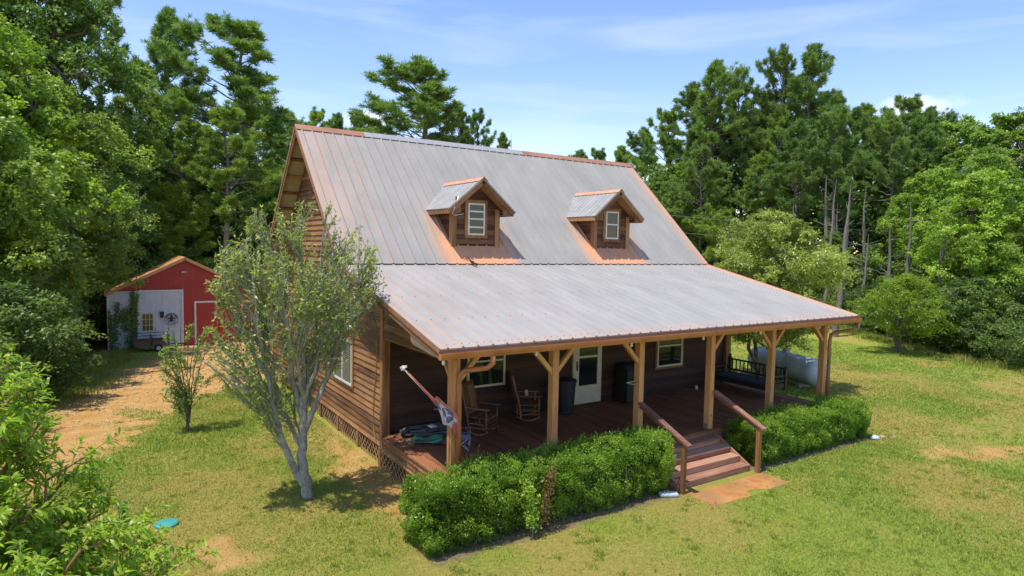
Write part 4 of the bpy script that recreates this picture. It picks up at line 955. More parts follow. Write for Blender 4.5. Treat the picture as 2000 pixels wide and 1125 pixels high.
def groundmat():
    m, t, b = M_('lawn_and_soil'); v = coords(t)
    A = {k: attr(t, k) for k in ('dirt', 'litter', 'mulch', 'dry')}
    n1 = noise(t, v, 1.6, 6, .65); n2 = noise(t, v, 9, 8, .75); n3 = noise(t, v, 45, 4, .7); n4 = noise(t, v, .35, 3)
    g = ramp(t, n2, [(.28, (.155, .20, .026)), (.5, (.265, .325, .045)), (.72, (.36, .41, .075))])
    dryc = ramp(t, n2, [(.28, (.24, .20, .040)), (.5, (.36, .295, .070)), (.72, (.48, .38, .13))])
    md = N_(t, 'ShaderNodeMath', operation='MULTIPLY_ADD', i_1=1.1, i_2=-.52); t.links.new(n1, md.inputs[0])
    ma = N_(t, 'ShaderNodeMath', operation='ADD', use_clamp=True); t.links.new(md.outputs[0], ma.inputs[0]); t.links.new(A['dry'], ma.inputs[1])
    c = mixc_(t, ma.outputs[0], g, dryc)
    soil = ramp(t, n1, [(.3, (.46, .24, .070)), (.5, (.57, .33, .11)), (.7, (.66, .43, .19))]); soil = mixc_(t, mrange(t, n2, .45, .7, 0, .55), soil, (.42, .19, .06)); soil = mixc_(t, mrange(t, n3, .5, .75, 0, .35), soil, (.66, .46, .24))
    lit = ramp(t, n2, [(.3, (.05, .032, .016)), (.5, (.12, .075, .035)), (.7, (.24, .15, .07))])
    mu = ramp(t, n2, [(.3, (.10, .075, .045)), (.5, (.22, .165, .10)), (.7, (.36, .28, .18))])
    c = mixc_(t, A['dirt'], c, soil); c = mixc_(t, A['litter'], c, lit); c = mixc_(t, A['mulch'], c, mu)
    t.links.new(c, b.inputs['Base Color']); b.inputs['Roughness'].default_value = .95; b.inputs['Specular IOR Level'].default_value = .15
    ad = N_(t, 'ShaderNodeMath', operation='ADD'); t.links.new(n2, ad.inputs[0]); t.links.new(n3, ad.inputs[1]); bump(t, b, ad.outputs[0], .9, .05); return m
GM = groundmat()
cen = lambda arr: arr[Q].mean(1)
isdrive = (sdpoly(cen(gxf), cen(gyf), DRIVE) < .2)
def gpart(name, mask):
    q = Q[mask]; used, inv_ = np.unique(q, return_inverse=True); q2 = inv_.reshape(q.shape)
    o = npmesh(name, np.stack([gxf, gyf, Z], 1)[used], q2, np.full(len(q), .5), GM, None, True, kind='structure')
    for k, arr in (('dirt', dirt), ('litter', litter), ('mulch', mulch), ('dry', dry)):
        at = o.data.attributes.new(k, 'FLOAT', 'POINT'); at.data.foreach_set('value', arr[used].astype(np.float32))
    return o
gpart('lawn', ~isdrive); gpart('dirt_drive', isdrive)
# grass: individual blades where the lawn is close enough to show them
rs = np.random.RandomState(11)
def blades(n, x0, x1, y0, y1, hmin, hmax, wd, dens=None):
    x = rs.uniform(x0, x1, n); y = rs.uniform(y0, y1, n)
    return x, y
PXs = []; 
for n, x0, x1, y0, y1, hh, wd in ((190000, -8, 13, -8.5, -.9, .038, .007), (90000, -8, .0, -.9, 6, .042, .009), (90000, 7, 24, -7, 6, .05, .014), (60000, -7, 0, 6, 14, .05, .013), (60000, 12.5, 30, -2, 14, .06, .02)):
    x = rs.uniform(x0, x1, n); y = rs.uniform(y0, y1, n); PXs.append(np.stack([x, y, np.full(n, hh), np.full(n, wd)], 1))
PXs = np.concatenate(PXs); x, y = PXs[:, 0], PXs[:, 1]; d_, l_, mu_, dr_ = masks(x, y)
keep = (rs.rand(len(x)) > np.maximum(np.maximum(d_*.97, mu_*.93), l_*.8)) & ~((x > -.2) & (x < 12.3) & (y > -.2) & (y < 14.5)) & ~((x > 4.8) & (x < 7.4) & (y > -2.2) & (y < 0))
PXs = PXs[keep]; x, y, dr_ = x[keep], y[keep], dr_[keep]; n = len(x); hh = PXs[:, 2]*rs.uniform(.5, 1.5, n)*(1.2-.5*dr_); ww = PXs[:, 3]
an = rs.uniform(0, 2*math.pi, n); base = np.stack([x, y, height(x, y)-.004], 1); sd2 = np.stack([np.cos(an), np.sin(an), 0*an], 1)*ww[:, None]
tipv = base+np.stack([rs.normal(0, .6, n)*hh, rs.normal(0, .6, n)*hh, hh], 1)
V = np.stack([base-sd2, base+sd2, tipv], 1).reshape(-1, 3)
gt_ = np.clip(1-dr_*.9+rs.normal(0, .18, n), 0, 1)*.6+rs.rand(n)*.4
tfx = np.r_[rs.uniform(-7, 12, 450), rs.uniform(8, 28, 350), rs.uniform(-6, -.6, 200)]; tfy = np.r_[rs.uniform(-8, -1.6, 450), rs.uniform(-5, 9, 350), rs.uniform(-1, 12, 200)]
td, tl, tm, _ = masks(tfx, tfy); ok = (td < .8) & (tl < .5) & ~((tfx > -.3) & (tfx < 12.4) & (tfy > -1.4)) & ~((tfx > 4.7) & (tfx < 7.5) & (tfy > -2.3)); tfx, tfy = tfx[ok], tfy[ok]
nb_ = 34; ix = np.repeat(np.arange(len(tfx)), nb_); k_ = len(ix); cx_, cy_ = tfx[ix]+rs.normal(0, .05, k_), tfy[ix]+rs.normal(0, .05, k_); b3 = np.stack([cx_, cy_, height(cx_, cy_)-.004], 1); h3 = rs.uniform(.03, .09, k_); a3 = rs.uniform(0, 6.28, k_)
s3_ = np.stack([np.cos(a3), np.sin(a3), 0*a3], 1)*.009; t3 = b3+np.stack([rs.normal(0, .5, k_)*h3, rs.normal(0, .5, k_)*h3, h3], 1)
V = np.concatenate([V, np.stack([b3-s3_, b3+s3_, t3], 1).reshape(-1, 3)]); gt_ = np.r_[gt_, np.clip(.75+rs.normal(0, .15, k_), 0, 1)]; n += k_
def bladem():
    m, t, b = M_('grass_blades'); at = attr(t, 'tint'); c = ramp(t, at, [(.1, (.45, .37, .12)), (.35, (.38, .38, .075)), (.7, (.28, .37, .05)), (1, (.20, .31, .03))])
    t.links.new(c, b.inputs['Base Color']); b.inputs['Roughness'].default_value = .6
    tr = t.nodes.new('ShaderNodeBsdfTranslucent'); t.links.new(c, tr.inputs[0]); ms = t.nodes.new('ShaderNodeMixShader'); ms.inputs[0].default_value = .35
    t.links.new(b.outputs[0], ms.inputs[1]); t.links.new(tr.outputs[0], ms.inputs[2]); t.links.new(ms.outputs[0], t.nodes['Material Output'].inputs[0]); return m
BLM = bladem()
npmesh('lawn_grass', V, np.arange(n*3).reshape(n, 3), gt_, BLM, None, False, kind='stuff', label='short mown grass blades covering the lawn', cat='grass')
# rough grass and weeds along the edge of the wood
def weeds(name, line, n, wid, h0, h1, label, wd=.02):
    line = np.array(line, float); seg = np.linalg.norm(np.diff(line, axis=0), axis=1); cum = np.r_[0, np.cumsum(seg)]; s = rs.uniform(0, cum[-1], n); k = np.clip(np.searchsorted(cum, s)-1, 0, len(seg)-1)
    t = ((s-cum[k])/seg[k])[:, None]; p = line[k]*(1-t)+line[k+1]*t; p = p+rs.normal(0, wid, (n, 2)); cl = fbm(p[:, 0]*1.2, p[:, 1]*1.2, 40)
    h = (h0+(h1-h0)*sstep(.35, .7, cl))*rs.uniform(.5, 1.2, n); base = np.stack([p[:, 0], p[:, 1], height(p[:, 0], p[:, 1])-.02], 1)
    an = rs.uniform(0, 6.28, n); sd_ = np.stack([np.cos(an), np.sin(an), 0*an], 1)*wd; tip = base+np.stack([rs.normal(0, .35, n)*h, rs.normal(0, .35, n)*h, h], 1)
    npmesh(name, np.stack([base-sd_, base+sd_, tip], 1).reshape(-1, 3), np.arange(n*3).reshape(n, 3), np.clip(.15+.7*fbm(p[:, 0]*.7, p[:, 1]*.7, 50)+rs.normal(0, .15, n), 0, 1), BLM, None, False, kind='stuff', label=label, cat='weeds')
weeds('tall_weeds', [(27.3, -6), (29, 1.2), (30.7, 4.8), (35.7, 11.6), (39.4, 16.5), (38.5, 25)], 20000, .6, .08, .34, 'band of tall brown and green weeds along the foot of the right wood')
weeds('rough_grass', [(-8.5, 12), (-6.4, 16), (-5.9, 24), (-4.6, 30)], 14000, .6, .08, .28, 'rough grass and weeds between the clay drive and the left wood', .015)

# ------------------------------------------------------------ vegetation
LM = {}
LM['broad'] = foliage('broad_leaf', (.085, .15, .036), (.20, .31, .068), (.36, .48, .12), .40, .45)
LM['pine'] = foliage('pine_needle', (.095, .165, .044), (.19, .295, .068), (.33, .44, .11), .30, .5)
LM['hedge'] = foliage('boxwood_leaf', (.06, .125, .012), (.18, .31, .028), (.36, .50, .065), .38, .34)
LM['peach'] = foliage('peach_leaf', (.17, .27, .022), (.30, .45, .04), (.48, .60, .09), .5, .36)
LM['privet'] = foliage('privet_leaf', (.15, .19, .045), (.31, .37, .09), (.54, .57, .20), .4, .38)
BK = {'pine': bark('pine_bark', (.10, .085, .07), (.29, .255, .22)), 'oak': bark('oak_bark', (.07, .055, .04), (.19, .16, .125)), 'pale': bark('pale_bark', (.13, .12, .10), (.46, .45, .40), (6, 6, 4.5)), 'shoot': bark('shoot_bark', (.20, .22, .14), (.40, .42, .32), (7, 7, 3)), 'snag': bark('snag_bark', (.26, .20, .15), (.46, .38, .30)), 'peach': bark('peach_bark', (.16, .07, .03), (.34, .20, .10))}
def rdirs(rs, n): return norm(rs.normal(0, 1, (n, 3)))
def clumpleaves(rs, C, Rr, per, Ll, Wl, flat=.55, up=.6, center=None, hollow=.12):
    n = len(C); tot = int(per)*n; idx = np.repeat(np.arange(n), int(per)); ks = 11; sdv = rdirs(rs, n*ks).reshape(n, ks, 3)*(.45+.55*rs.rand(n, ks, 1)); pick = rs.randint(0, ks, tot); base = sdv[idx, pick]
    off = (base+rs.normal(0, .17, (tot, 3)))*Rr[idx][:, None]; d = norm(off+1e-6); off[:, 2] *= flat; Pp = C[idx]+off; Pp[:, 2] -= (np.hypot(off[:, 0], off[:, 1])**2)*.12/np.maximum(Rr[idx], .2)
    N = norm(d*.7+np.array([0, 0, up])+rs.normal(0, .45, (tot, 3))); D = norm(d*np.array([1, 1, .2])+rs.normal(0, .5, (tot, 3))+np.array([0, 0, -.25]))
    V, Q = leaves(Pp, D, N, Ll*rs.uniform(.6, 1.3, tot), Wl*rs.uniform(.7, 1.2, tot), 1, .15)
    tn = np.clip(rs.rand(n)[idx]*.55+rs.rand(tot)*.45, 0, 1); return V, Q, tn
def limb(rs, a, b, k=6, wob=.05, sag=0):
    t = np.linspace(0, 1, k)[:, None]; p = a*(1-t)+b*t; l = np.linalg.norm(b-a); p[1:-1] += rs.normal(0, wob*l, (k-2, 3)); p[:, 2] += sag*l*(np.sin(math.pi*t[:, 0])); return p
def broad_proto(h, R, cb, nc, per, Ll, Wl, seed, lm, bk, rc=.20, irregular=.3, flat=.72, name='tree', lean=0., multi=1, trunk_r=None):
    rs = np.random.RandomState(seed); root = empty(name); C = []
    while len(C) < nc:
        t = rs.rand(); a = rs.uniform(0, 2*math.pi); env = math.sin(math.pi*(.06+.90*t)**.85)**.75
        lob = 1+irregular*(math.sin(3*a+seed+4*t)*.5+math.sin(5*a-6*t+seed*2)*.35+rs.normal(0, .25))
        r = R*env*lob*(rs.rand()**.42); z = cb+(h-cb)*t*(1-.02*lob)
        C.append((r*math.cos(a)+lean*z, r*math.sin(a), z))
    C = np.array(C); Rr = R*rc*rs.uniform(.45, 1.6, nc)*(1-.35*(C[:, 2]-cb)/(h-cb))
    Rr = np.minimum(Rr, (h-C[:, 2])*1.2+.25*R*rc)
    V, Q, tn = clumpleaves(rs, C, Rr, per, Ll, Wl, flat)
    npmesh('crown', V, Q, tn, lm, root)
    Wd = Wood(); tr = trunk_r or h*.016
    tops = []
    for s in range(multi):
        b = np.array([rs.normal(0, .12)*(multi > 1), rs.normal(0, .12)*(multi > 1), -.15]); top = np.array([lean*h+rs.normal(0, .3)*(1+multi*.3), rs.normal(0, .3)*(1+multi*.3), h*.93])
        p = limb(rs, b, top, 9, .012); Wd.add(p, tr*(multi**-.4)*np.array([1.35, 1.05, .95, .85, .72, .6, .45, .3, .1]), 9); tops.append(p)
    order = rs.permutation(nc)[:min(nc, 16)]; nodes = []
    for i in order:
        c = C[i]; p0 = tops[rs.randint(multi)]; z = max(cb*.75, c[2]-np.hypot(c[0], c[1])*.75); f = np.clip((z+.15)/(h*.93+.15), .05, .95)*8; k = int(f); a = p0[k]*(1-f+k)+p0[min(k+1, 8)]*(f-k)
        p = limb(rs, a, c, 7, .05, .06); Wd.add(p, np.linspace(tr*.42, tr*.08, 7), 6); nodes += list(p[2:])
    nodes = np.array(nodes)
    for i in range(nc):
        j = np.argmin(np.linalg.norm(nodes-C[i]+np.array([0, 0, .3]), axis=1)); p = limb(rs, nodes[j], C[i], 4, .06, .05); Wd.add(p, np.linspace(tr*.14, tr*.04, 4), 4)
    Wd.build('trunk', bk, root); return root
def pine_proto(h, seed, cb=.45, Lmax=.17, tufts=1.0, dens=1.0, name='pine_tree'):
    rs = np.random.RandomState(seed); root = empty(name); Wd = Wood(); K = 14
    t = np.linspace(0, 1, K); bend = rs.normal(0, .012*h, 2); tp = np.stack([bend[0]*np.sin(2.2*t)+rs.normal(0, .004*h, K), bend[1]*np.sin(1.7*t)+rs.normal(0, .004*h, K), -.3+(h+.3)*t], 1); tp[0, :2] = tp[1, :2]
    Wd.add(tp, h*.0125*np.maximum(.05, (1-t)**.75)+.01, 9)
    def at(z): f = np.clip((z+.3)/(h+.3), 0, 1)*(K-1); k = min(int(f), K-2); return tp[k]*(1-f+k)+tp[k+1]*(f-k)
    TP = []; TR = []; z = cb*h; side = rs.uniform(0, 6.28)
    while z < h*.985:
        u = (z-cb*h)/(h-cb*h); nb = rs.randint(2, 5); 
        for k in range(nb):
            a = side+2*math.pi*k/nb+rs.normal(0, .4); Lb = h*Lmax*(math.sin(math.pi*min(1, (.30+.70*u)))**.65)*rs.uniform(.45, 1.25)*(1+.35*math.cos(a-seed)); Lb = max(Lb, .03*h*rs.uniform(.6, 1))
            if u < .25 and rs.rand() < .35: continue
            el = math.radians(8+50*u**1.5+rs.normal(0, 10)); d = np.array([math.cos(a)*math.cos(el), math.sin(a)*math.cos(el), math.sin(el)]); b0 = at(z)
            tt = np.linspace(0, 1, 7)[:, None]; p = b0+d*Lb*tt+np.array([0, 0, 1])*Lb*.25*tt**2.2+np.r_[np.zeros((1, 3)), rs.normal(0, .025*Lb, (6, 3))]
            Wd.add(p, np.linspace(.0035*h*(.5+.5*(1-u)), .0008*h, 7), 5)
            ns = int(dens*(4+Lb*3.2))
            for s in range(ns):
                f = rs.uniform(.32, 1)**.8*6; k2 = min(int(f), 5); q0 = p[k2]*(1-f+k2)+p[k2+1]*(f-k2)
                sd_ = norm(np.cross(d, [0, 0, 1]))*rs.choice([-1, 1]); dd = norm(d*.8+sd_*rs.uniform(.3, 1.1)+np.array([0, 0, rs.uniform(0, .7)])); ls = Lb*rs.uniform(.10, .34)*(1.15-f/8)
                q1 = q0+dd*ls; Wd.add(np.stack([q0, (q0+q1)/2+rs.normal(0, .02, 3), q1]), [.0012*h, .001*h, .0005*h], 3)
                for c in range(rs.randint(2, 4)): TP.append(q0+(q1-q0)*rs.uniform(.45, 1.05)+rs.normal(0, .09, 3)); TR.append(dd)
            TP.append(p[-1]); TR.append(d)
        z += h*rs.uniform(.014, .030); side += rs.uniform(.7, 1.6)
    TP = np.array(TP); TR = np.array(TR); nt = len(TP); per = 26; idx = np.repeat(np.arange(nt), per); d = norm(norm(rs.normal(0, 1, (nt*per, 3)))+TR[idx]*.55+np.array([0, 0, .35]))
    Pp = TP[idx]+rs.normal(0, .05, (nt*per, 3)); ln = tufts*.34*rs.uniform(.6, 1.15, nt*per)
    V, Q = leaves(Pp, d, rdirs(rs, nt*per), ln, .042*tufts, 1, .05)
    npmesh('crown', V, Q, np.clip(rs.rand(nt)[idx]*.5+rs.rand(nt*per)*.5, 0, 1), LM['pine'], root)
    # dead stubs below the crown
    for k in range(9):
        z = h*rs.uniform(.22, cb+.05); a = rs.uniform(0, 6.28); p0 = at(z); l = rs.uniform(.4, 1.5); Wd.add(limb(rs, p0, p0+np.array([math.cos(a)*l, math.sin(a)*l, rs.uniform(-.2, .2)]), 4, .06), [.03, .02, .015, .006], 4)
    Wd.build('trunk', BK['pine'], root); return root
used = set(); parked = []
def place(proto, x, y, s, label, cat, group=None, rz=0, color=(1, 1, 1), sxy=1., name=None, zoff=0):
    if id(proto) in used:
        r = proto.copy(); col.objects.link(r)
        for ch in list(proto.children):
            c = ch.copy(); col.objects.link(c); c.parent = r
    else: used.add(id(proto)); r = proto
    for k in ('label', 'group', 'category'):
        if k in r: del r[k]
    r.location = (x, y, H(x, y)+zoff); r.rotation_euler = (0, 0, rz); r.scale = (s*sxy, s*sxy, s)
    for c in r.children: c.color = (*color, 1) if c.name.startswith(('crown', 'foliage')) else (1, 1, 1, 1)
    return tag(r, label, cat, group)
rt = random.Random(21)
P1 = pine_proto(20, 31, .44, .130); P2 = pine_proto(20, 47, .50, .155, dens=1.15); P3 = pine_proto(20, 58, .38, .115)
P4 = pine_proto(12, 77, .12, .24, .9, 1.2, 'young_pine')
B1 = broad_proto(14, 4.2, 1.6, 240, 330, .17, .13, 5, LM['broad'], BK['oak'], .19, .35, name='sweetgum_tree')
B2 = broad_proto(14, 4.8, 1.0, 270, 330, .16, .10, 16, LM['broad'], BK['oak'], .17, .4, name='oak_tree')
B3 = broad_proto(14, 3.4, 1.2, 190, 300, .15, .09, 27, LM['broad'], BK['oak'], .20, .35, name='oak_tree')
B4 = broad_proto(12, 3.9, 4.6, 190, 330, .15, .10, 44, LM['broad'], BK['oak'], .19, .4, name='oak_tree')
PR = {'B4': B4, 'P1': P1, 'P2': P2, 'P3': P3, 'P4': P4, 'B1': B1, 'B2': B2, 'B3': B3}
PH = {'B4': 12, 'P1': 20, 'P2': 20, 'P3': 20, 'P4': 12, 'B1': 14, 'B2': 14, 'B3': 14}
PG = [(.92, .95, 1), (1.18, 1.15, .9), (1.4, 1.35, .85), (.95, 1.1, 1.2)]
WL, WR = 'pines and trees of the left wood', 'pines and trees of the right wood'
TREES = [  # proto, x, y, height, spread, tint, label
('P1', 44.5, 51.3, 16.8, 1, 0, 'far pine top showing just over the right end of the house ridge'),
('P2', 42.5, 45.4, 16.1, .9, 0, 'second far pine from the right end of the house ridge'),
('P3', 46.0, 45.6, 16.9, 1, 1, 'third far pine from the right end of the house ridge'),
('P1', 44.0, 39.8, 17.8, 1, 0, 'pine at the left end of the right wood, lower than the ones beside it'),
('P2', 41.7, 34.2, 18.5, 1, 1, 'yellowish pine on the left slope of the right wood'),
('P3', 41.9, 31.8, 20.5, 1.1, 0, 'wide pine just left of the left peak of the right wood'),
('P1', 41.4, 28.6, 21.7, 1.15, 0, 'broad rounded pine forming the left peak of the right wood'),
('P2', 45.6, 29.4, 20.7, 1, 0, 'open pine just right of the broad left peak of the right wood'),
('P3', 50.5, 30.8, 18.3, 1, 1, 'low pine behind the pale bare snag'),
('P2', 48.0, 27.8, 20.0, .9, 0, 'pine just right of the pale bare snag'),
('P1', 46.7, 25.3, 23.2, .85, 0, 'slender tallest pine of the right wood, left one of the tall pair'),
('P3', 47.1, 22.6, 22.9, 1.0, 0, 'tall pine of the right wood, right one of the tall pair'),
('P2', 52.3, 23.2, 19.4, 1, 0, 'pine stepping down right of the tall pair'),
('P1', 51.7, 20.4, 18.0, 1, 1, 'rounded pine between the tall pair and the cloud'),
('P3', 57.8, 22.4, 17.8, 1, 0, 'small far pine left of the low white cloud'),
('P2', 60.1, 20.6, 19.9, 1.1, 0, 'pine standing in front of the low white cloud'),
('P1', 62.0, 19.8, 18.9, 1, 0, 'pine at the right side of the low white cloud'),
('P3', 62.6, 18.1, 17.5, .9, 1, 'last pine before the pale green broadleaf trees on the right'),
('P2', 40.1, 22.8, 12.9, 1, 1, 'lower bright pine before the tall ones, above the round privet tree'),
('P1', 42.9, 21.0, 13.3, 1, 1, 'lower pine right of the round privet tree crown'),
('P3', 38.9, 26.0, 12.6, 1, 1, 'lower pine right of the main roof edge'),
('P2', 37.1, 28.3, 12.6, 1, 1, 'lower pine touching the right rake of the main roof'),
('P1', 49.6, 21.4, 15.6, 1, 0, 'dark mid-height pine with bare trunk, behind the power lines'),
('P3', 49.3, 16.8, 14.6, 1, 0, 'dark mid-height pine left of the big pale broadleaf tree'),
('P2', 37.6, 31.5, 11.8, 1, 1, 'lowest pine behind the right rake of the main roof'),
('P1', 44.0, 18.4, 16.5, .9, 0, 'dark pine behind the small round lawn tree'),
('P2', 41.5, 19.9, 15.0, .9, 0, 'dark pine with bare grey trunk left of the small lawn tree'),
('P1', 46.5, 15.3, 15.5, .9, 0, 'dark pine right of the small lawn tree'),
('P2', 36.4, 25.2, 13.5, .9, 0, 'dark pine directly behind the round privet tree'),
('P1', -.7, 47.8, 22.9, 1, 0, 'open pine, left one of the two that stand clear against the sky'),
('P2', 3.7, 41.2, 21.2, 1.75, 0, 'spreading pine, right one of the two clear against the sky, left of the roof'),
('P2', 9.3, 60.1, 18.9, 1, 0, 'far pine between the spreading pine and the roof peak'),
('P1', 12.9, 65.0, 19.5, 1, 0, 'far pine just behind the left roof peak'),
('P2', 18.6, 75.8, 22.3, 1, 2, 'light green far pine over the left part of the ridge'),
('P3', 21.7, 76.2, 22.4, 1, 0, 'far pine, second of the row over the left part of the ridge'),
('P1', 24.9, 76.6, 23.3, 1, 0, 'far pine standing in front of the white cloud behind the ridge'),
('P3', 26.9, 72.7, 21.1, 1, 0, 'far pine between the cloud and the big pine behind the ridge'),
('P1', 21.5, 47.7, 22.9, 2.1, 0, 'big full pine rising alone behind the middle of the house ridge'),
('P1', 27.3, 50.8, 19.8, 1, 0, 'pine on the right shoulder of the big pine behind the ridge'),
('P2', 31.0, 53.3, 20.0, .75, 0, 'slim pine right of the big pine behind the ridge'),
('P3', 35.5, 54.9, 18.4, .8, 0, 'small pine right of the slim one behind the ridge'),
('P2', 1.4, 36.2, 13.9, 1.1, 1, 'yellow-green pine below the spreading pine, left of the roof'),
('P1', -.7, 39.9, 15.2, 1, 1, 'yellow-green pine left of the one below the spreading pine'),
('P3', -2.8, 43.9, 17.6, 1.1, 1, 'pine between the left foliage wall and the two clear pines'),
('P2', -4.9, 54.7, 28.5, .9, 0, 'very tall pine running out of the top of the picture'),
('P2', 8.2, 50.7, 14.4, 1.1, 0, 'dark lower pine just left of the roof peak'),
('P1', 4.7, 48.2, 13.4, 1.1, 2, 'light green lower pine behind the two clear pines'),
('P3', 43.2, 30.4, 19.2, 1, 1, 'slim pine standing between the broad left peak and its left neighbour'),
('P2', 49.4, 25.0, 20.6, .9, 0, 'slim pine filling the gap behind the tall pair'),
('P3', 54.4, 26.2, 20.4, .9, 0, 'slim pine behind the right one of the tall pair'),
('P1', 54.0, 19.4, 17.6, .9, 1, 'slim pine right of the rounded pine, under the cloud'),
('P2', 57.4, 18.6, 17.4, .9, 0, 'slim pine below the right side of the cloud'),
('P3', 47.6, 19.0, 17.0, .9, 0, 'slim dark pine in front of the rounded pine'),
('P1', 44.6, 24.2, 17.6, .9, 1, 'slim pine in front of the tall pair'),
('P2', 43.0, 26.4, 17.0, .9, 0, 'slim pine right below the broad left peak'),
('P3', 51.0, 14.6, 15.4, .9, 0, 'slim pine rising beside the bright broadleaf trees'),
('P1', 47.6, 36.0, 17.8, .9, 0, 'slim pine at the back of the left slope of the right wood'),
('B2', -1.5, 49.0, 14.0, 1, 1, 'broadleaf tree far behind the barn, between the two clear pines'),
('B2', 3.0, 52.0, 15.0, 1, 0, 'dark broadleaf tree far behind the spreading pine'),
('P4', 5.6, 43.5, 9.0, 1.1, 2, 'young light green pine behind the barn'),
('P4', -1.6, 38.0, 8.6, 1.1, 2, 'young yellow-green pine right behind the barn ridge'),
('P4', 39.0, 21.5, 8.0, 1.1, 1, 'young pine right of the privet tree at the wood edge'),
('P4', 37.2, 24.2, 8.4, 1.1, 1, 'young pine behind the privet tree'),
('P4', 36.0, 27.5, 8.8, 1.1, 1, 'young pine beside the right end of the roof'),
('P4', 41.5, 16.8, 6.4, 1.1, 1, 'young pine in the shade behind the small lawn tree'),
('B1', 57.8, 15.1, 17.0, 1, 1, 'pale green broadleaf tree top next to the last pine on the right'),
('B1', 51.8, 9.5, 15.9, 1.1, 1, 'pale green broadleaf tree at the upper right corner of the wood'),
('B1', 36.4, 5.4, 10.0, 1.0, 2, 'big bright broadleaf tree overhanging the lawn at the right edge'),
('B2', 38.6, 3.4, 8.4, 1.0, 1, 'broadleaf tree behind the big bright one at the right edge'),
('B1', 43.1, 11.0, 11.2, .9, 2, 'bright broadleaf tree behind the big one, towards the pines'),
('B3', 44.7, 8.0, 12.6, 1, 1, 'tall darker broadleaf tree behind the bright ones at the right edge'),
('B3', 40.9, 31.9, 11.6, .9, 1, 'broadleaf tree among the pines near the roof edge'),
('B1', 33.6, -.2, 6.6, .9, 1, 'low broadleaf tree at the extreme right edge'),
('B1', -9.9, 24.0, 14.4, 1, 2, 'yellow-green broadleaf tree high in the left wood'),
('B4', -8.6, 28.4, 13.0, 1, 1, 'broadleaf tree in the middle of the left wood'),
('B3', -7.6, 37.2, 22.4, .9, 0, 'tall dark tree reaching past the top of the picture, near the left pines'),
('B2', -11.4, 38.7, 22.3, 1, 0, 'tall dark tree filling the top left corner'),
('B1', -9.6, 18.9, 11.3, 1, 1, 'broadleaf tree at the far left edge'),
('B3', -8.0, 20.4, 8.2, 1, 0, 'dark low broadleaf tree at the left, below the yellow-green one'),
('B3', -5.6, 35.4, 12.2, 1, 0, 'broadleaf tree behind the left end of the barn'),
('B4', -6.7, 28.2, 8.3, 1.05, 0, 'dark spreading tree hanging over the left corner of the barn'),
('B2', -14.5, 41.7, 22.8, 1.1, 0, 'tall dark tree at the extreme top left'),
('B2', 4.9, 41.1, 10.9, 1, 3, 'grey-green broadleaf tree behind the right half of the barn'),
('B3', 1.6, 40.6, 8.6, 1, 3, 'low grey-green tree behind the barn ridge'),
('B2', 8.5, 47.2, 13.0, 1, 3, 'broadleaf tree just left of the house gable'),
('B3', -1.9, 42.1, 8.6, .9, 1, 'low broadleaf tree between the barn and the left wood'),
('B3', -10.4, 31.0, 7.4, .8, 0, 'small dark tree beside the left end of the barn'),
('B3', 10.5, 44.0, 10.0, 1, 0, 'dark broadleaf tree hidden mostly by the house gable'),
]
for (pn, x, y, h, sp, ti, lb) in TREES:
    c = PG[ti]; k = rt.uniform(.85, 1.12); c = (c[0]*k*rt.uniform(.95, 1.06), c[1]*k, c[2]*k)
    place(PR[pn], x, y, (h-H(x, y))/PH[pn], lb, 'pine tree' if pn[0] == 'P' else 'tree', WR if x > 30 else WL if x < 12 else 'far pines behind the house ridge', rt.uniform(0, 6.28), c, (PH[pn]/h)**.45*sp if pn[0] == 'P' else sp)
# understory bushes along both wood edges
U1 = broad_proto(3.2, 1.7, .15, 80, 210, .11, .065, 61, LM['broad'], BK['oak'], .26, .35, .7, 'bush', multi=3, trunk_r=.05)
U2 = broad_proto(2.4, 1.6, .1, 70, 200, .09, .045, 62, LM['broad'], BK['oak'], .27, .4, .65, 'bush', multi=3, trunk_r=.04)
BU = [(29.4, -1.8, 2.2, 1), (30.4, 0.6, 3.0, 0), (31.2, 2.8, 2.2, 0), (32.5, 4.0, 4.0, 0), (33.2, 5.8, 2.6, 1), (34.1, 7.0, 3.4, 0), (36.4, 9.0, 3.0, 0), (36.8, 10.6, 2.4, 3), (38.0, 11.6, 3.2, 0), (39.0, 13.4, 2.6, 0), (41.4, 14.8, 3.6, 3), (40.6, 16.4, 3.4, 0), (41.4, 18.4, 5.0, 0), (39.4, 20.8, 3.4, 0), (39.8, 23.6, 4.8, 1), (37.8, 25.8, 3.4, 0), (36.4, 30.0, 4.2, 1), (34.3, 32.4, 4.6, 0), (37.8, 7.6, 5.0, 0), (41.3, 11.6, 5.4, 0), (42.5, 13.4, 5.8, 0), (44.8, 18.4, 5.6, 0), (46.2, 22.4, 5.8, 0), (36.0, 3.8, 4.2, 0), (32.0, -1.0, 3.8, 0), (41.5, 25.5, 5.5, 0), (40.6, 29.8, 5.2, 0),
      (-8.6, 9.8, 2.2, 1), (-9.4, 8.6, 2.8, 2), (-8.5, 12.0, 2.4, 1), (-9.9, 11.4, 3.8, 1), (-7.8, 14.4, 1.8, 0), (-8.0, 14.4, 3.8, 0), (-7.9, 17.0, 2.0, 0), (-8.6, 18.2, 3.6, 0), (-7.9, 20.2, 2.6, 0), (-8.3, 23.0, 3.2, 0), (-9.2, 16.8, 4.8, 1), (-7.7, 25.6, 2.4, 0), (-8.6, 27.2, 4.4, 0), (-9.6, 33.0, 4.6, 0), (-9.0, 22.6, 4.8, 0), (4.2, 34.5, 4.4, 0), (6.4, 36.2, 5.0, 3), (8.4, 38.2, 5.0, 0), (-2.6, 36.5, 4.2, 0), (1.4, 36.8, 4.8, 3), (10.2, 41.0, 5.5, 0)]
bs = rt
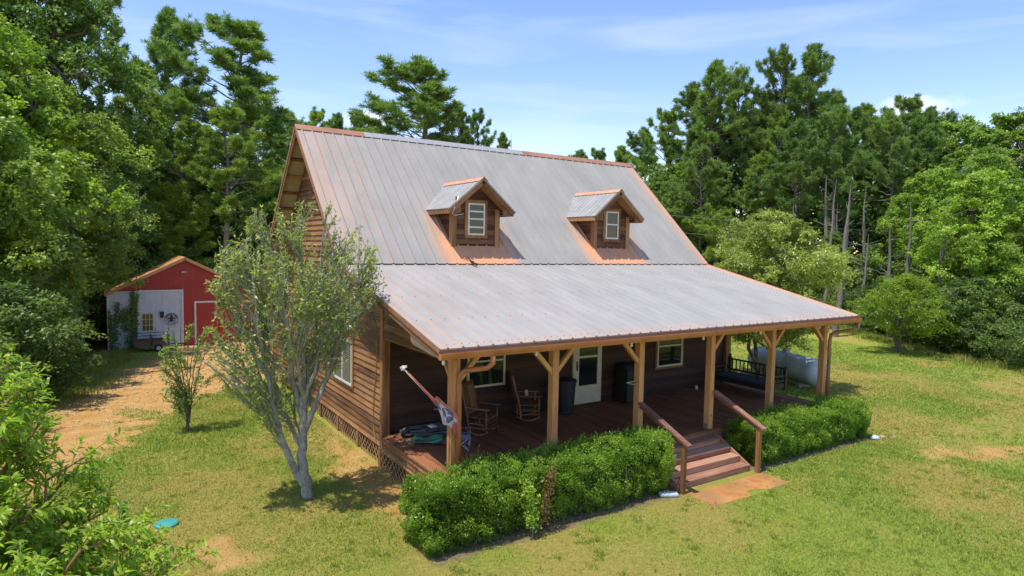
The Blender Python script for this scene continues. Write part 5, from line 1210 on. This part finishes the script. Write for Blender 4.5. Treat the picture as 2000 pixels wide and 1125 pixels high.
for i, (x, y, h, ti) in enumerate(BU):
    pr = U1 if (i % 2 == 0 or h > 3.6) else U2; c = PG[ti]; k = bs.uniform(.8, 1.1)*(.75 if x > 28 else .85)
    place(pr, x, y, h/(3.2 if pr is U1 else 2.4), ('leafy bush in the thicket along the edge of the right wood' if x > 20 else 'leafy bush in the thicket along the edge of the left wood'), 'bush', 'bushes along the right wood' if x > 20 else 'bushes along the left wood', bs.uniform(0, 6.28), tuple(a*k for a in c), bs.uniform(.9, 1.15))
# the deeper wood that reads as one mass
rsb = np.random.RandomState(99); nb = 1150
ang = rsb.uniform(math.radians(-34), math.radians(112), nb); dist = rsb.uniform(58, 84, nb); ang2 = ang
C = np.stack([-5.5+np.sin(ang)*dist*1.0, -10.3+np.cos(ang)*dist, rsb.uniform(.5, 11.5, nb)], 1)
C = C[(np.abs(C[:, 0]-22) > -1)]
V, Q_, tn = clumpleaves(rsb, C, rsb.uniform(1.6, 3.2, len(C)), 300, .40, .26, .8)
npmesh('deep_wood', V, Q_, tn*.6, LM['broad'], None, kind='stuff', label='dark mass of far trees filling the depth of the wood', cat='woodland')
# extra trunks deep in the right wood
TKP = Wood(); 
def bare(x, y, h, r, mat, label, name='tree_trunk', cat='tree trunk', group='bare trunks in the right wood'):
    root = empty(name, (x, y, H(x, y)), label, cat, group); W2 = Wood(); rr = np.random.RandomState(int(abs(x*100)+abs(y*10))); p = limb(rr, np.array([0, 0, -.2]), np.array([rr.normal(0, .25), rr.normal(0, .25), h]), 8, .004); W2.add(p, r*np.array([1, .95, .88, .8, .7, .55, .35, .08]), 9)
    for k in range(5): z = rr.uniform(.4, .95); b0 = p[int(z*7)]; W2.add(limb(rr, b0, b0+np.array([rr.normal(0, .8), rr.normal(0, .8), rr.uniform(.1, .6)]), 4, .05), [r*.25, r*.15, r*.1, .01], 4)
    W2.build('trunk', mat, root)
bare(47.7, 28.9, 18.6, .17, BK['snag'], 'pale bare dead snag standing above the pines right of the left peak', 'dead_tree', 'dead tree', 'dead trees')
bare(36.6, 54.0, 18.6, .11, BK['snag'], 'thin leafless treetop showing over the ridge right of the small pines', 'dead_tree', 'dead tree', 'dead trees')
for i, (x, y, h, r) in enumerate(((32.4, 11.2, 9.0, .20), (37.6, 13.9, 10, .15), (40.9, 14.3, 10, .15), (37.4, 9.5, 8.5, .15), (34.7, 6.6, 8.5, .17), (35.1, 13.6, 10, .14), (39.6, 19.0, 9.5, .15), (41.4, 17.4, 11, .22), (42.6, 16.9, 9, .12), (43.2, 15.2, 8, .12), (38.9, 13.2, 6.5, .13), (42.4, 13.0, 8, .15), (38.4, 20.6, 8, .13), (36.8, 22.8, 8, .14), (35.6, 9.6, 7, .15), (45.4, 19.2, 9, .15))):
    bare(x, y, h, r, BK['pine'], 'grey bare pine trunk rising from the thicket of the right wood')
# ------------------------------------------------------------ multi-stemmed tree in front of the side wall
def stemmed(name, root, stems, levels, env, seed, leafL, leafW, lm, bm, sm, nl=6, shootlen=(.3, .8), upk=.7, r0=.10, splay=.55, density=1.0, tipfrac=.35):
    """stems: list of (points, r_start, r_end); shoots grow from them, thin and pale, with small leaves"""
    rs = np.random.RandomState(seed); Wd = Wood(); Sd = Wood(); LP = []; LD = []
    level = [(np.array(p, float), a, b) for p, a, b in stems]
    for p, a, b in level:
        n = len(p); f = np.linspace(0, n-1, n*4); i = np.minimum(f.astype(int), n-2); q = p[i]*(1-f+i)[:, None]+p[i+1]*(f-i)[:, None]
        q[1:-1] = (q[:-2]+q[1:-1]*2+q[2:])/4; q[1:-1] += rs.normal(0, .012, (len(q)-2, 3)); Wd.add(q, np.linspace(a, b, len(q)), 9)
    cur = [(p, a, b) for p, a, b in level]
    for lv, (cnt, l0, l1, ra) in enumerate(levels):
        nxt = []
        for p, a, b in cur:
            L_ = np.linalg.norm(np.diff(p, axis=0), axis=1).sum(); m = max(1, int(cnt*L_*density+rs.rand()))
            for k in range(m):
                f = rs.uniform(tipfrac if lv == 0 else .15, 1)*(len(p)-1); i = min(int(f), len(p)-2); q0 = p[i]*(1-f+i)+p[i+1]*(f-i); dd = norm(p[i+1]-p[i]); out = q0-env[0]; out[2] = 0
                d = norm(dd*.8+np.array([0, 0, upk])+norm(out+1e-6)*splay*rs.uniform(.1, 1)+rs.normal(0, .33, 3)); l = rs.uniform(l0, l1); q1 = q0+d*l
                e = (q1-env[0])/env[1]
                if (e@e) > 1.0:
                    l *= .45; q1 = q0+d*l; e = (q1-env[0])/env[1]
                    if (e@e) > 1.12: continue
                q = np.stack([q0, q0+d*l*.35+rs.normal(0, .04*l, 3), q0+d*l*.7+rs.normal(0, .04*l, 3), q1]); rr = ra*rs.uniform(.7, 1.2)
                (Wd if lv == 0 else Sd).add(q, [rr, rr*.8, rr*.6, rr*.3], 5 if lv == 0 else 4); nxt.append((q, rr, rr*.3))
                if lv >= 1:
                    for c in range(int(nl*(.6+l))):
                        f2 = rs.uniform(.35 if lv == 1 else .1, 1.02)*3; j = min(int(f2), 2); LP.append(q[j]*(1-f2+j)+q[j+1]*(f2-j)); LD.append(norm(d*.5+rs.normal(0, .7, 3)))
        cur = nxt
    LP = np.array(LP); LD = np.array(LD); n = len(LP)
    V, Q = leaves(LP, LD, norm(rs.normal(0, .6, (n, 3))+np.array([0, 0, .8])), leafL*rs.uniform(.6, 1.25, n), leafW*rs.uniform(.7, 1.2, n), 1, .2)
    npmesh('foliage', V, Q, rs.rand(n), lm, root); Wd.build('trunk', bm, root); Sd.build('twigs', sm, root); return n
tx, ty = -2.05, 2.4
ft = empty('privet_tree', (tx, ty, 0), 'pale many-stemmed tree with sparse upright shoots standing before the side wall', 'tree')
A_ = lambda *ps: [(x-tx, y-ty, z) for x, y, z in ps]
stems = [
 (A_((-2.02, 2.4, -.1), (-2.1, 2.4, .45), (-2.16, 2.4, .95), (-2.12, 2.42, 1.55), (-2.10, 2.45, 2.1)), .115, .07),
 (A_((-2.13, 2.38, .30), (-2.36, 2.38, .75), (-2.55, 2.35, 1.35), (-2.72, 2.3, 1.95), (-2.80, 2.3, 2.5), (-2.95, 2.3, 3.4), (-3.10, 2.2, 4.6)), .078, .022),
 (A_((-2.72, 2.3, 1.95), (-3.05, 2.2, 2.3), (-3.5, 2.1, 2.55), (-3.95, 2.0, 3.0)), .04, .012),
 (A_((-2.66, 2.3, 1.8), (-3.0, 2.3, 1.95), (-3.3, 2.3, 2.2)), .025, .009),
 (A_((-2.12, 2.42, 1.0), (-2.35, 2.6, 1.5), (-2.62, 2.7, 2.1), (-3.2, 2.7, 2.7), (-3.75, 2.7, 2.95)), .05, .012),
 (A_((-2.10, 2.45, 1.55), (-2.28, 2.5, 2.3), (-2.42, 2.5, 3.2), (-2.65, 2.5, 4.5), (-2.75, 2.5, 5.4)), .06, .016),
 (A_((-2.10, 2.45, 1.95), (-2.12, 2.4, 2.8), (-2.15, 2.35, 3.9), (-2.2, 2.3, 5.7)), .06, .014),
 (A_((-2.10, 2.45, 1.85), (-1.95, 2.5, 2.6), (-1.85, 2.5, 3.6), (-1.70, 2.5, 5.3)), .055, .014),
 (A_((-2.10, 2.42, 1.35), (-1.92, 2.3, 1.9), (-1.68, 2.25, 2.5), (-1.45, 2.2, 3.2), (-1.0, 2.2, 4.4), (-.75, 2.2, 5.0)), .065, .014),
 (A_((-2.10, 2.45, 1.75), (-1.82, 2.7, 2.4), (-1.5, 2.9, 3.1), (-1.2, 3.0, 4.2)), .045, .012),
 (A_((-2.10, 2.4, 2.0), (-2.0, 2.0, 2.7), (-1.9, 1.6, 3.6), (-1.85, 1.35, 4.7)), .045, .012),
 (A_((-2.10, 2.4, 1.95), (-2.3, 2.0, 2.7), (-2.6, 1.6, 3.6), (-2.85, 1.4, 4.6)), .045, .012),
 (A_((-2.80, 2.3, 2.5), (-3.1, 2.5, 3.2), (-3.5, 2.6, 4.1), (-3.55, 2.6, 4.9)), .035, .01)]
nl_ = stemmed('privet', ft, stems, [(4.4, .5, 1.3, .015), (10.5, .4, 1.1, .0115), (2.3, .2, .5, .005)], (np.array([-.08, 0, 3.75]), np.array([1.72, 1.4, 2.25])), 8, .100, .040, LM['privet'], BK['pale'], BK['shoot'], nl=6, upk=.62, splay=.65, tipfrac=.2, density=.82)
print('front tree leaves', nl_)
# suckers low on the trunk
# small multi-stem shrub on the lawn by the drive
sx_, sy_ = -3.6, 8.58
sh = empty('crape_shrub', (sx_, sy_, 0), 'small upright multi-stemmed shrub on the lawn by the clay drive', 'shrub')
st2 = [([(0, 0, -.05), (.02*k, .03*(k % 3-1), .8), (.10*(k-3), .12*(k % 3-1), 1.7), (.19*(k-3)+.1, .22*(k % 3-1), 2.9-.08*abs(k-3))], .022, .006) for k in range(7)]
stemmed('shrub', sh, st2, [(5, .25, .6, .007), (9, .15, .4, .004)], (np.array([.1, 0, 1.65]), np.array([.85, .7, 1.45])), 4, .075, .045, LM['privet'], BK['oak'], BK['shoot'], nl=10, upk=.4, splay=.9, tipfrac=.08)
for c in sh.children:
    if c.name.startswith('foliage'): c.color = (.8, .95, .8, 1)
# round tree behind the right end of the porch
pt2 = broad_proto(6.35, 2.6, 1.85, 230, 400, .10, .045, 88, LM['privet'], BK['oak'], .19, .22, .7, 'round_tree', multi=4, trunk_r=.12)
place(pt2, 15.75, 4.45, 1.05, 'dense rounded grey-green tree behind the right end of the porch', 'tree', None, 1.0, (1.0, 1.03, .88))
# small round tree on the right lawn
pt3 = broad_proto(3.9, 1.9, 1.15, 95, 190, .12, .05, 93, LM['peach'], BK['oak'], .25, .3, .8, 'lawn_tree', multi=2, trunk_r=.09)
place(pt3, 29.3, 6.0, 1.05, 'small bright green round tree standing alone on the right lawn', 'tree', None, 0, (.8, .78, .95))
# ------------------------------------------------------------ peach tree close to the camera
pr_ = empty('peach_tree', (-7.18, -3.48, 0), 'bright green peach tree with long drooping leaves in the near left corner', 'tree'); po_ = np.array([-7.0, -3.6, 0.])
rs = np.random.RandomState(77); Wd = Wood(); tg = []
def T3(x, y, z): return np.array([x, y, z])-po_
ends = [T3(-5.90, -3.6, 3.85), T3(-5.80, -3.55, 3.80), T3(-6.3, -3.3, 4.0), T3(-6.6, -3.9, 3.8), T3(-5.45, -3.15, 3.05), T3(-5.75, -2.9, 3.3), T3(-4.75, -4.2, 2.35), T3(-4.85, -4.55, 2.05), T3(-5.3, -4.1, 2.55), T3(-5.9, -3.0, 2.9), T3(-6.2, -3.9, 3.2), T3(-5.5, -4.6, 2.15), T3(-6.0, -4.6, 2.4), T3(-6.6, -3.0, 3.3), T3(-5.75, -4.2, 2.1), T3(-7.2, -3.2, 3.9), T3(-7.4, -4.2, 3.4), T3(-6.2, -2.6, 3.3), T3(-6.3, -4.3, 2.75), T3(-7.8, -3.2, 3.2), T3(-6.9, -2.6, 3.2), T3(-5.1, -4.9, 1.95), T3(-5.5, -3.5, 2.35), T3(-6.0, -3.4, 2.45), T3(-6.1, -3.0, 3.75), T3(-5.75, -3.2, 3.5), T3(-6.4, -2.4, 3.7), T3(-6.05, -3.7, 3.55), T3(-5.9, -3.9, 2.9), T3(-6.35, -3.6, 2.5), T3(-6.15, -3.3, 3.1), T3(-5.8, -4.4, 2.5), T3(-5.45, -3.9, 2.3), T3(-6.6, -3.5, 2.9), T3(-5.75, -3.5, 2.0), T3(-5.82, -3.09, 2.56), T3(-5.28, -3.09, 2.45), T3(-4.95, -3.33, 2.15), T3(-4.66, -3.65, 2.00), T3(-5.10, -3.60, 2.05), T3(-5.51, -3.33, 2.13), T3(-6.08, -2.95, 2.12), T3(-5.32, -2.82, 2.57), T3(-5.58, -2.63, 2.72), T3(-6.09, -2.52, 2.94)]
fork = np.array([.05, 0, .9]); Wd.add(limb(rs, np.array([0, 0, -.1]), fork, 5, .01), [.12, .10, .095, .09, .09], 10)
LP = []; LD = []; SP_ = []
for e in ends:
    p = limb(rs, fork, e, 9, .025, .10); Wd.add(p, np.linspace(.05, .008, 9), 7)
    for s in range(24):
        f = rs.uniform(.12, 1.0)**.6*8; i = min(int(f), 7); q0 = p[i]*(1-f+i)+p[i+1]*(f-i); dd = norm(p[i+1]-p[i]); d = norm(dd*.6+rs.normal(0, .55, 3)+np.array([0, 0, .35])); l = rs.uniform(.22, .52)
        q = np.stack([q0, q0+d*l*.5, q0+d*l+np.array([0, 0, -.04*l])]); Wd.add(q, [.005, .004, .0015], 4)
        nl = int(12+l*40)
        for c in range(nl):
            u = rs.uniform(.15, 1.02); j = 0 if u < .5 else 1; u2 = min((u-.5*j)*2, 1); LP.append(q[j]*(1-u2)+q[j+1]*u2); a = c*2.4+rs.normal(0, .3); b1 = norm(np.cross(d, [0, 0, 1.])); b2 = np.cross(d, b1); LD.append(norm(d*.55+(b1*math.cos(a)+b2*math.sin(a))*.8+np.array([0, 0, .12])))
LP = np.array(LP); LD = np.array(LD); n = len(LP)
V, Q = leaves(LP, LD, norm(np.array([[0, 0, 1.]])+rs.normal(0, .25, (n, 3))), .120*rs.uniform(.6, 1.2, n), .027*rs.uniform(.8, 1.15, n), 4, .45)
npmesh('foliage', V, Q, np.tile(rs.rand(n), 4), LM['peach'], pr_, True); Wd.build('trunk', BK['peach'], pr_)
# ------------------------------------------------------------ hedges
def hedge(name, x0, x1, y0, y1, h, label, seed, nleaf, rows=()):
    rs = np.random.RandomState(seed); cx, cy = (x0+x1)/2, (y0+y1)/2; hx, hy = (x1-x0)/2, (y1-y0)/2; root = empty(name, (cx, cy, 0), label, 'hedge', 'clipped hedges before the porch')
    def surf(n):
        area = np.array([4*hx*hy, 2*hx*h*1.0, 2*hx*h*.6, 2*hy*h*1.1, 2*hy*h]); k = rs.choice(5, n, p=area/area.sum()); u = rs.uniform(-1, 1, n); v = rs.uniform(0, 1, n); P_ = np.zeros((n, 3)); N_a = np.zeros((n, 3))
        for f, (px, py, pz, nn) in enumerate(((u*hx, (v*2-1)*hy, np.full(n, h), (0, 0, 1)), (u*hx, np.full(n, -hy), v*h, (0, -1, 0)), (u*hx, np.full(n, hy), v*h, (0, 1, 0)), (np.full(n, -hx), u*hy, v*h, (-1, 0, 0)), (np.full(n, hx), u*hy, v*h, (1, 0, 0)))):
            mk = k == f; P_[mk] = np.stack([px, py, pz], 1)[mk]; N_a[mk] = nn
        # round the box into a clipped bank
        q = P_/np.array([hx, hy, h]); e = np.abs(np.stack([q[:, 0]*hx/ (hx), q[:, 1], q[:, 2]], 1)); 
        rx = np.maximum(0, np.abs(P_[:, 0])-(hx-.35))/.35; ry = np.maximum(0, np.abs(P_[:, 1])-(hy-.28))/.28; rz = np.maximum(0, P_[:, 2]-(h-.25))/.25; r = np.sqrt(rx**2+ry**2+rz**2); s = np.where(r > 1, 1/np.maximum(r, 1e-6), 1)
        P_[:, 0] = np.sign(P_[:, 0])*(np.minimum(np.abs(P_[:, 0]), hx-.35)+rx*.35*s); P_[:, 1] = np.sign(P_[:, 1])*(np.minimum(np.abs(P_[:, 1]), hy-.28)+ry*.28*s); P_[:, 2] = np.minimum(P_[:, 2], h-.25)+rz*.25*s
        N2 = norm(N_a+np.stack([np.sign(P_[:, 0])*rx, np.sign(P_[:, 1])*ry, rz], 1)*.9)
        a = fbm(P_[:, 0]*1.15+P_[:, 2]*1.3+20, P_[:, 1]*1.5+P_[:, 2]*.9+seed, seed); b = fbm(P_[:, 0]*3.4+P_[:, 2]*3+9, P_[:, 1]*3.4+P_[:, 2]*2.6, seed+5); disp = (a-.5)*.30+(b-.5)*.20
        low = sstep(.42, .0, P_[:, 2])*.16; P_ = P_+N2*(disp[:, None]); P_[:, :2] -= N2[:, :2]*low[:, None]; P_[:, 2] = np.maximum(P_[:, 2], .02); return P_, N2, a, b
    P_, N2, a, b = surf(nleaf); depth = rs.rand(nleaf)**2.2*.20; P_ = P_-N2*depth[:, None]
    sp = rs.rand(nleaf) < .10; P_[sp] += np.array([0, 0, 1.])*rs.rand(sp.sum())[:, None]*.09+N2[sp]*rs.rand(sp.sum())[:, None]*.03
    g3 = fbm(P_[:, 0]*7+P_[:, 2]*5, P_[:, 1]*7+P_[:, 2]*6, seed+9, 3); kp = rs.rand(nleaf) > sstep(.50, .36, g3)*.85; P_, N2, b = P_[kp], N2[kp], b[kp]; nleaf = len(P_)
    D = norm(N2*.5+np.array([0, 0, .55])+rs.normal(0, .6, (nleaf, 3))); V, Q = leaves(P_, D, norm(N2*.5+rs.normal(0, .6, (nleaf, 3))+np.array([0, 0, .5])), .040*rs.uniform(.6, 1.3, nleaf), .019*rs.uniform(.7, 1.2, nleaf), 1, .1)
    tn = np.clip(.15+.45*sstep(.35, .65, b)+.4*rs.rand(nleaf), 0, 1)
    # upright shoots escaping the trim
    ns = int(hx*75); S, NS, _, _ = surf(ns*3); S = S[(NS[:, 2] > .6)][:ns]; tpv = []; Vs = []; Qs = []; o_ = 0; LPp = []; LDd = []
    for s in S:
        l = rs.uniform(.04, .15)*(1.8 if rs.rand() < .08 else 1); d = norm(np.array([rs.normal(0, .2), rs.normal(0, .2), 1])); kk = int(8+l*80)
        for c in range(kk): LPp.append(s+d*l*rs.rand()); LDd.append(norm(d*.7+rs.normal(0, .6, 3)))
    LPp = np.array(LPp); LDd = np.array(LDd); V2, Q2 = leaves(LPp, LDd, norm(rs.normal(0, 1, LPp.shape)+np.array([0, 0, .5])), .036, .015, 1, .1)
    npmesh('foliage', np.concatenate([V, V2]), np.concatenate([Q, Q2+len(V)]), np.r_[tn, .55+.4*rs.rand(len(Q2))], LM['hedge'], root)
    Wd = Wood()
    for i in range(int(hx*26)):
        x, y = rs.uniform(-hx+.25, hx-.25), rs.uniform(-hy*.6, hy*.6); Wd.add(limb(rs, np.array([x, y, -.05]), np.array([x+rs.normal(0, .16), y+rs.normal(0, .16), h*.82]), 5, .05), [.014, .012, .01, .008, .004], 5)
    for i in range(int(hx*120)):
        x, y = rs.uniform(-hx+.3, hx-.3), rs.uniform(-hy*.75, hy*.75); z = rs.uniform(.2, h*.7); Wd.add(limb(rs, np.array([x, y, z]), np.array([x+rs.normal(0, .2), y+rs.normal(0, .14), z+rs.uniform(.05, .2)]), 3, .05), [.006, .005, .003], 4)
    Wd.build('stems', BK['oak'], root)
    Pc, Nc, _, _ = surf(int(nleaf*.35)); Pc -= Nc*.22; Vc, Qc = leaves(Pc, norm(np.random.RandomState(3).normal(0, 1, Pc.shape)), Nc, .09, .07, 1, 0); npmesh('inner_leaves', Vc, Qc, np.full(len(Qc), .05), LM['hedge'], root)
    return root
hedge('hedge', -1.22, 4.70, -1.30, -.17, 1.18, 'long clipped hedge left of the front steps, with a dead brown sprig', 5, 118000)
hedge('hedge', 7.42, 12.62, -1.30, -.17, .98, 'clipped hedge right of the front steps, brighter and lower', 9, 95000)
# weed vine and brown dead sprig growing out of the left hedge
dp = empty('dead_branch', (1.15, -1.33, .2), 'brown dead sprig sticking out of the face of the left hedge', 'dead branch'); rs = np.random.RandomState(5); Wd = Wood(); Wd.add(np.array([(0, 0, 0), (.02, -.04, .35), (.08, -.03, .7), (.16, .05, 1.0)]), [.008, .006, .005, .002], 5); n = 520; f = rs.rand(n); Pp = np.stack([.16*f**1.3+rs.normal(0, .055, n), -.04+rs.normal(0, .05, n), 1.0*f], 1)
dl = foliage('dead_leaf', (.10, .045, .012), (.22, .11, .03), (.36, .22, .08), .2, .7); V, Q = leaves(Pp, rdirs(rs, n), rdirs(rs, n), .045, .024, 1, .2); npmesh('foliage', V, Q, rs.rand(n), dl, dp); Wd.build('twig', BK['oak'], dp)
vw = empty('weed', (.86, -1.42, .0), 'pale green leafy weed climbing the face of the left hedge', 'weed'); Wd = Wood(); Wd.add(np.array([(0, 0, 0), (.0, -.02, .4), (-.03, 0, .8), (-.1, .06, 1.05)]), [.008, .006, .005, .002], 5); n = 260; f = rs.rand(n); Pp = np.stack([-.1*f**2+rs.normal(0, .07, n), rs.normal(0, .05, n), .15+.9*f], 1); V, Q = leaves(Pp, rdirs(rs, n), norm(rdirs(rs, n)+np.array([0, -1, 1])), .075, .035, 1, .2); npmesh('foliage', V, Q, .6+.4*rs.rand(n), LM['peach'], vw); Wd.build('stem', BK['shoot'], vw)
# vines on the white side of the barn
vn = empty('climbing_vine', (-4.6, BY-.14, BZ), 'green ivy strands hanging and climbing on the white barn wall', 'vine'); rs = np.random.RandomState(8); Wd = Wood(); PP = []
for (x0, z0, x1, z1, k, wd_) in ((-4.95, .0, -4.75, 2.7, 330, .12), (-4.72, 1.6, -4.25, 2.35, 160, .18), (-4.15, .0, -3.95, 2.2, 420, .17), (-3.98, .3, -3.78, 3.2, 220, .07), (-5.1, .1, -5.12, 2.2, 160, .06), (-4.35, 1.1, -4.35, 2.0, 150, .09), (-4.05, 1.8, -4.0, 3.3, 220, .07)):
    Wd.add(limb(rs, np.array([x0+4.6, 0, z0]), np.array([x1+4.6, 0, z1]), 6, .03), np.full(6, .012), 4); f = rs.rand(k); PP.append(np.stack([x0+4.6+(x1-x0)*f+rs.normal(0, wd_, k)*(1.1-f*.5), rs.uniform(-.12, .02, k), z0+(z1-z0)*f+rs.normal(0, .05, k)], 1))
PP = np.concatenate(PP); PP[:, 2] = np.maximum(PP[:, 2], .02); n = len(PP); V, Q = leaves(PP, norm(rs.normal(0, .6, (n, 3))+np.array([0, -.4, -.7])), norm(rs.normal(0, .5, (n, 3))+np.array([0, -1, .2])), .11, .09, 1, .1); npmesh('foliage', V, Q, rs.rand(n)*.7, LM['broad'], vn); Wd.build('stems', BK['oak'], vn)

# fallen leaves and twigs scattered over the grass
rs = np.random.RandomState(404); n = 2200; x = np.r_[rs.uniform(-7, 13, n//2), rs.uniform(-5, 1.5, n//4), rs.uniform(10, 28, n-n//2-n//4)]; y = np.r_[rs.uniform(-8, -1.2, n//2), rs.uniform(-.5, 8, n//4), rs.uniform(-5, 10, n-n//2-n//4)]
kp = ~((x > -.3) & (x < 12.4) & (y > -1.3) & (y < 15)); x, y = x[kp], y[kp]; n = len(x); Pp = np.stack([x, y, height(x, y)+rs.uniform(.015, .05, n)], 1)
V, Q = leaves(Pp, rdirs(rs, n)*np.array([1, 1, .2]), norm(rs.normal(0, .4, (n, 3))+np.array([0, 0, 1])), rs.uniform(.025, .06, n)*(1+np.hypot(x, y)*.02), rs.uniform(.015, .04, n), 1, .2)
npmesh('fallen_leaves', V, Q, rs.rand(n), dl, None, kind='stuff', label='dry brown leaves scattered over the lawn', cat='leaf litter')

rs = np.random.RandomState(505); n = 5200; x = rs.uniform(-10, 4, n); y = rs.uniform(4, 31, n); kp = sdpoly(x, y, DRIVE) < -.15; x, y = x[kp], y[kp]; n = len(x); r = rs.uniform(.012, .035, n)*(1+.03*y); c = np.stack([x, y, height(x, y)+r*.3], 1)
O6 = np.array([(1, 0, 0), (0, 1, 0), (-1, 0, 0), (0, -1, 0), (0, 0, .6), (0, 0, -.6)], float); V = c[:, None]+O6[None]*r[:, None, None]*rs.uniform(.6, 1.3, (n, 6, 1)); F8 = np.array([(0, 1, 4), (1, 2, 4), (2, 3, 4), (3, 0, 4), (1, 0, 5), (2, 1, 5), (3, 2, 5), (0, 3, 5)])
npmesh('gravel', V.reshape(-1, 3), (np.arange(n)[:, None, None]*6+F8[None]).reshape(-1, 3), np.repeat(rs.rand(n), 8), plain('gravel_stone', (.50, .38, .26), .9, 0, .3, 3), None, kind='stuff', label='small pale stones scattered on the clay drive', cat='gravel')
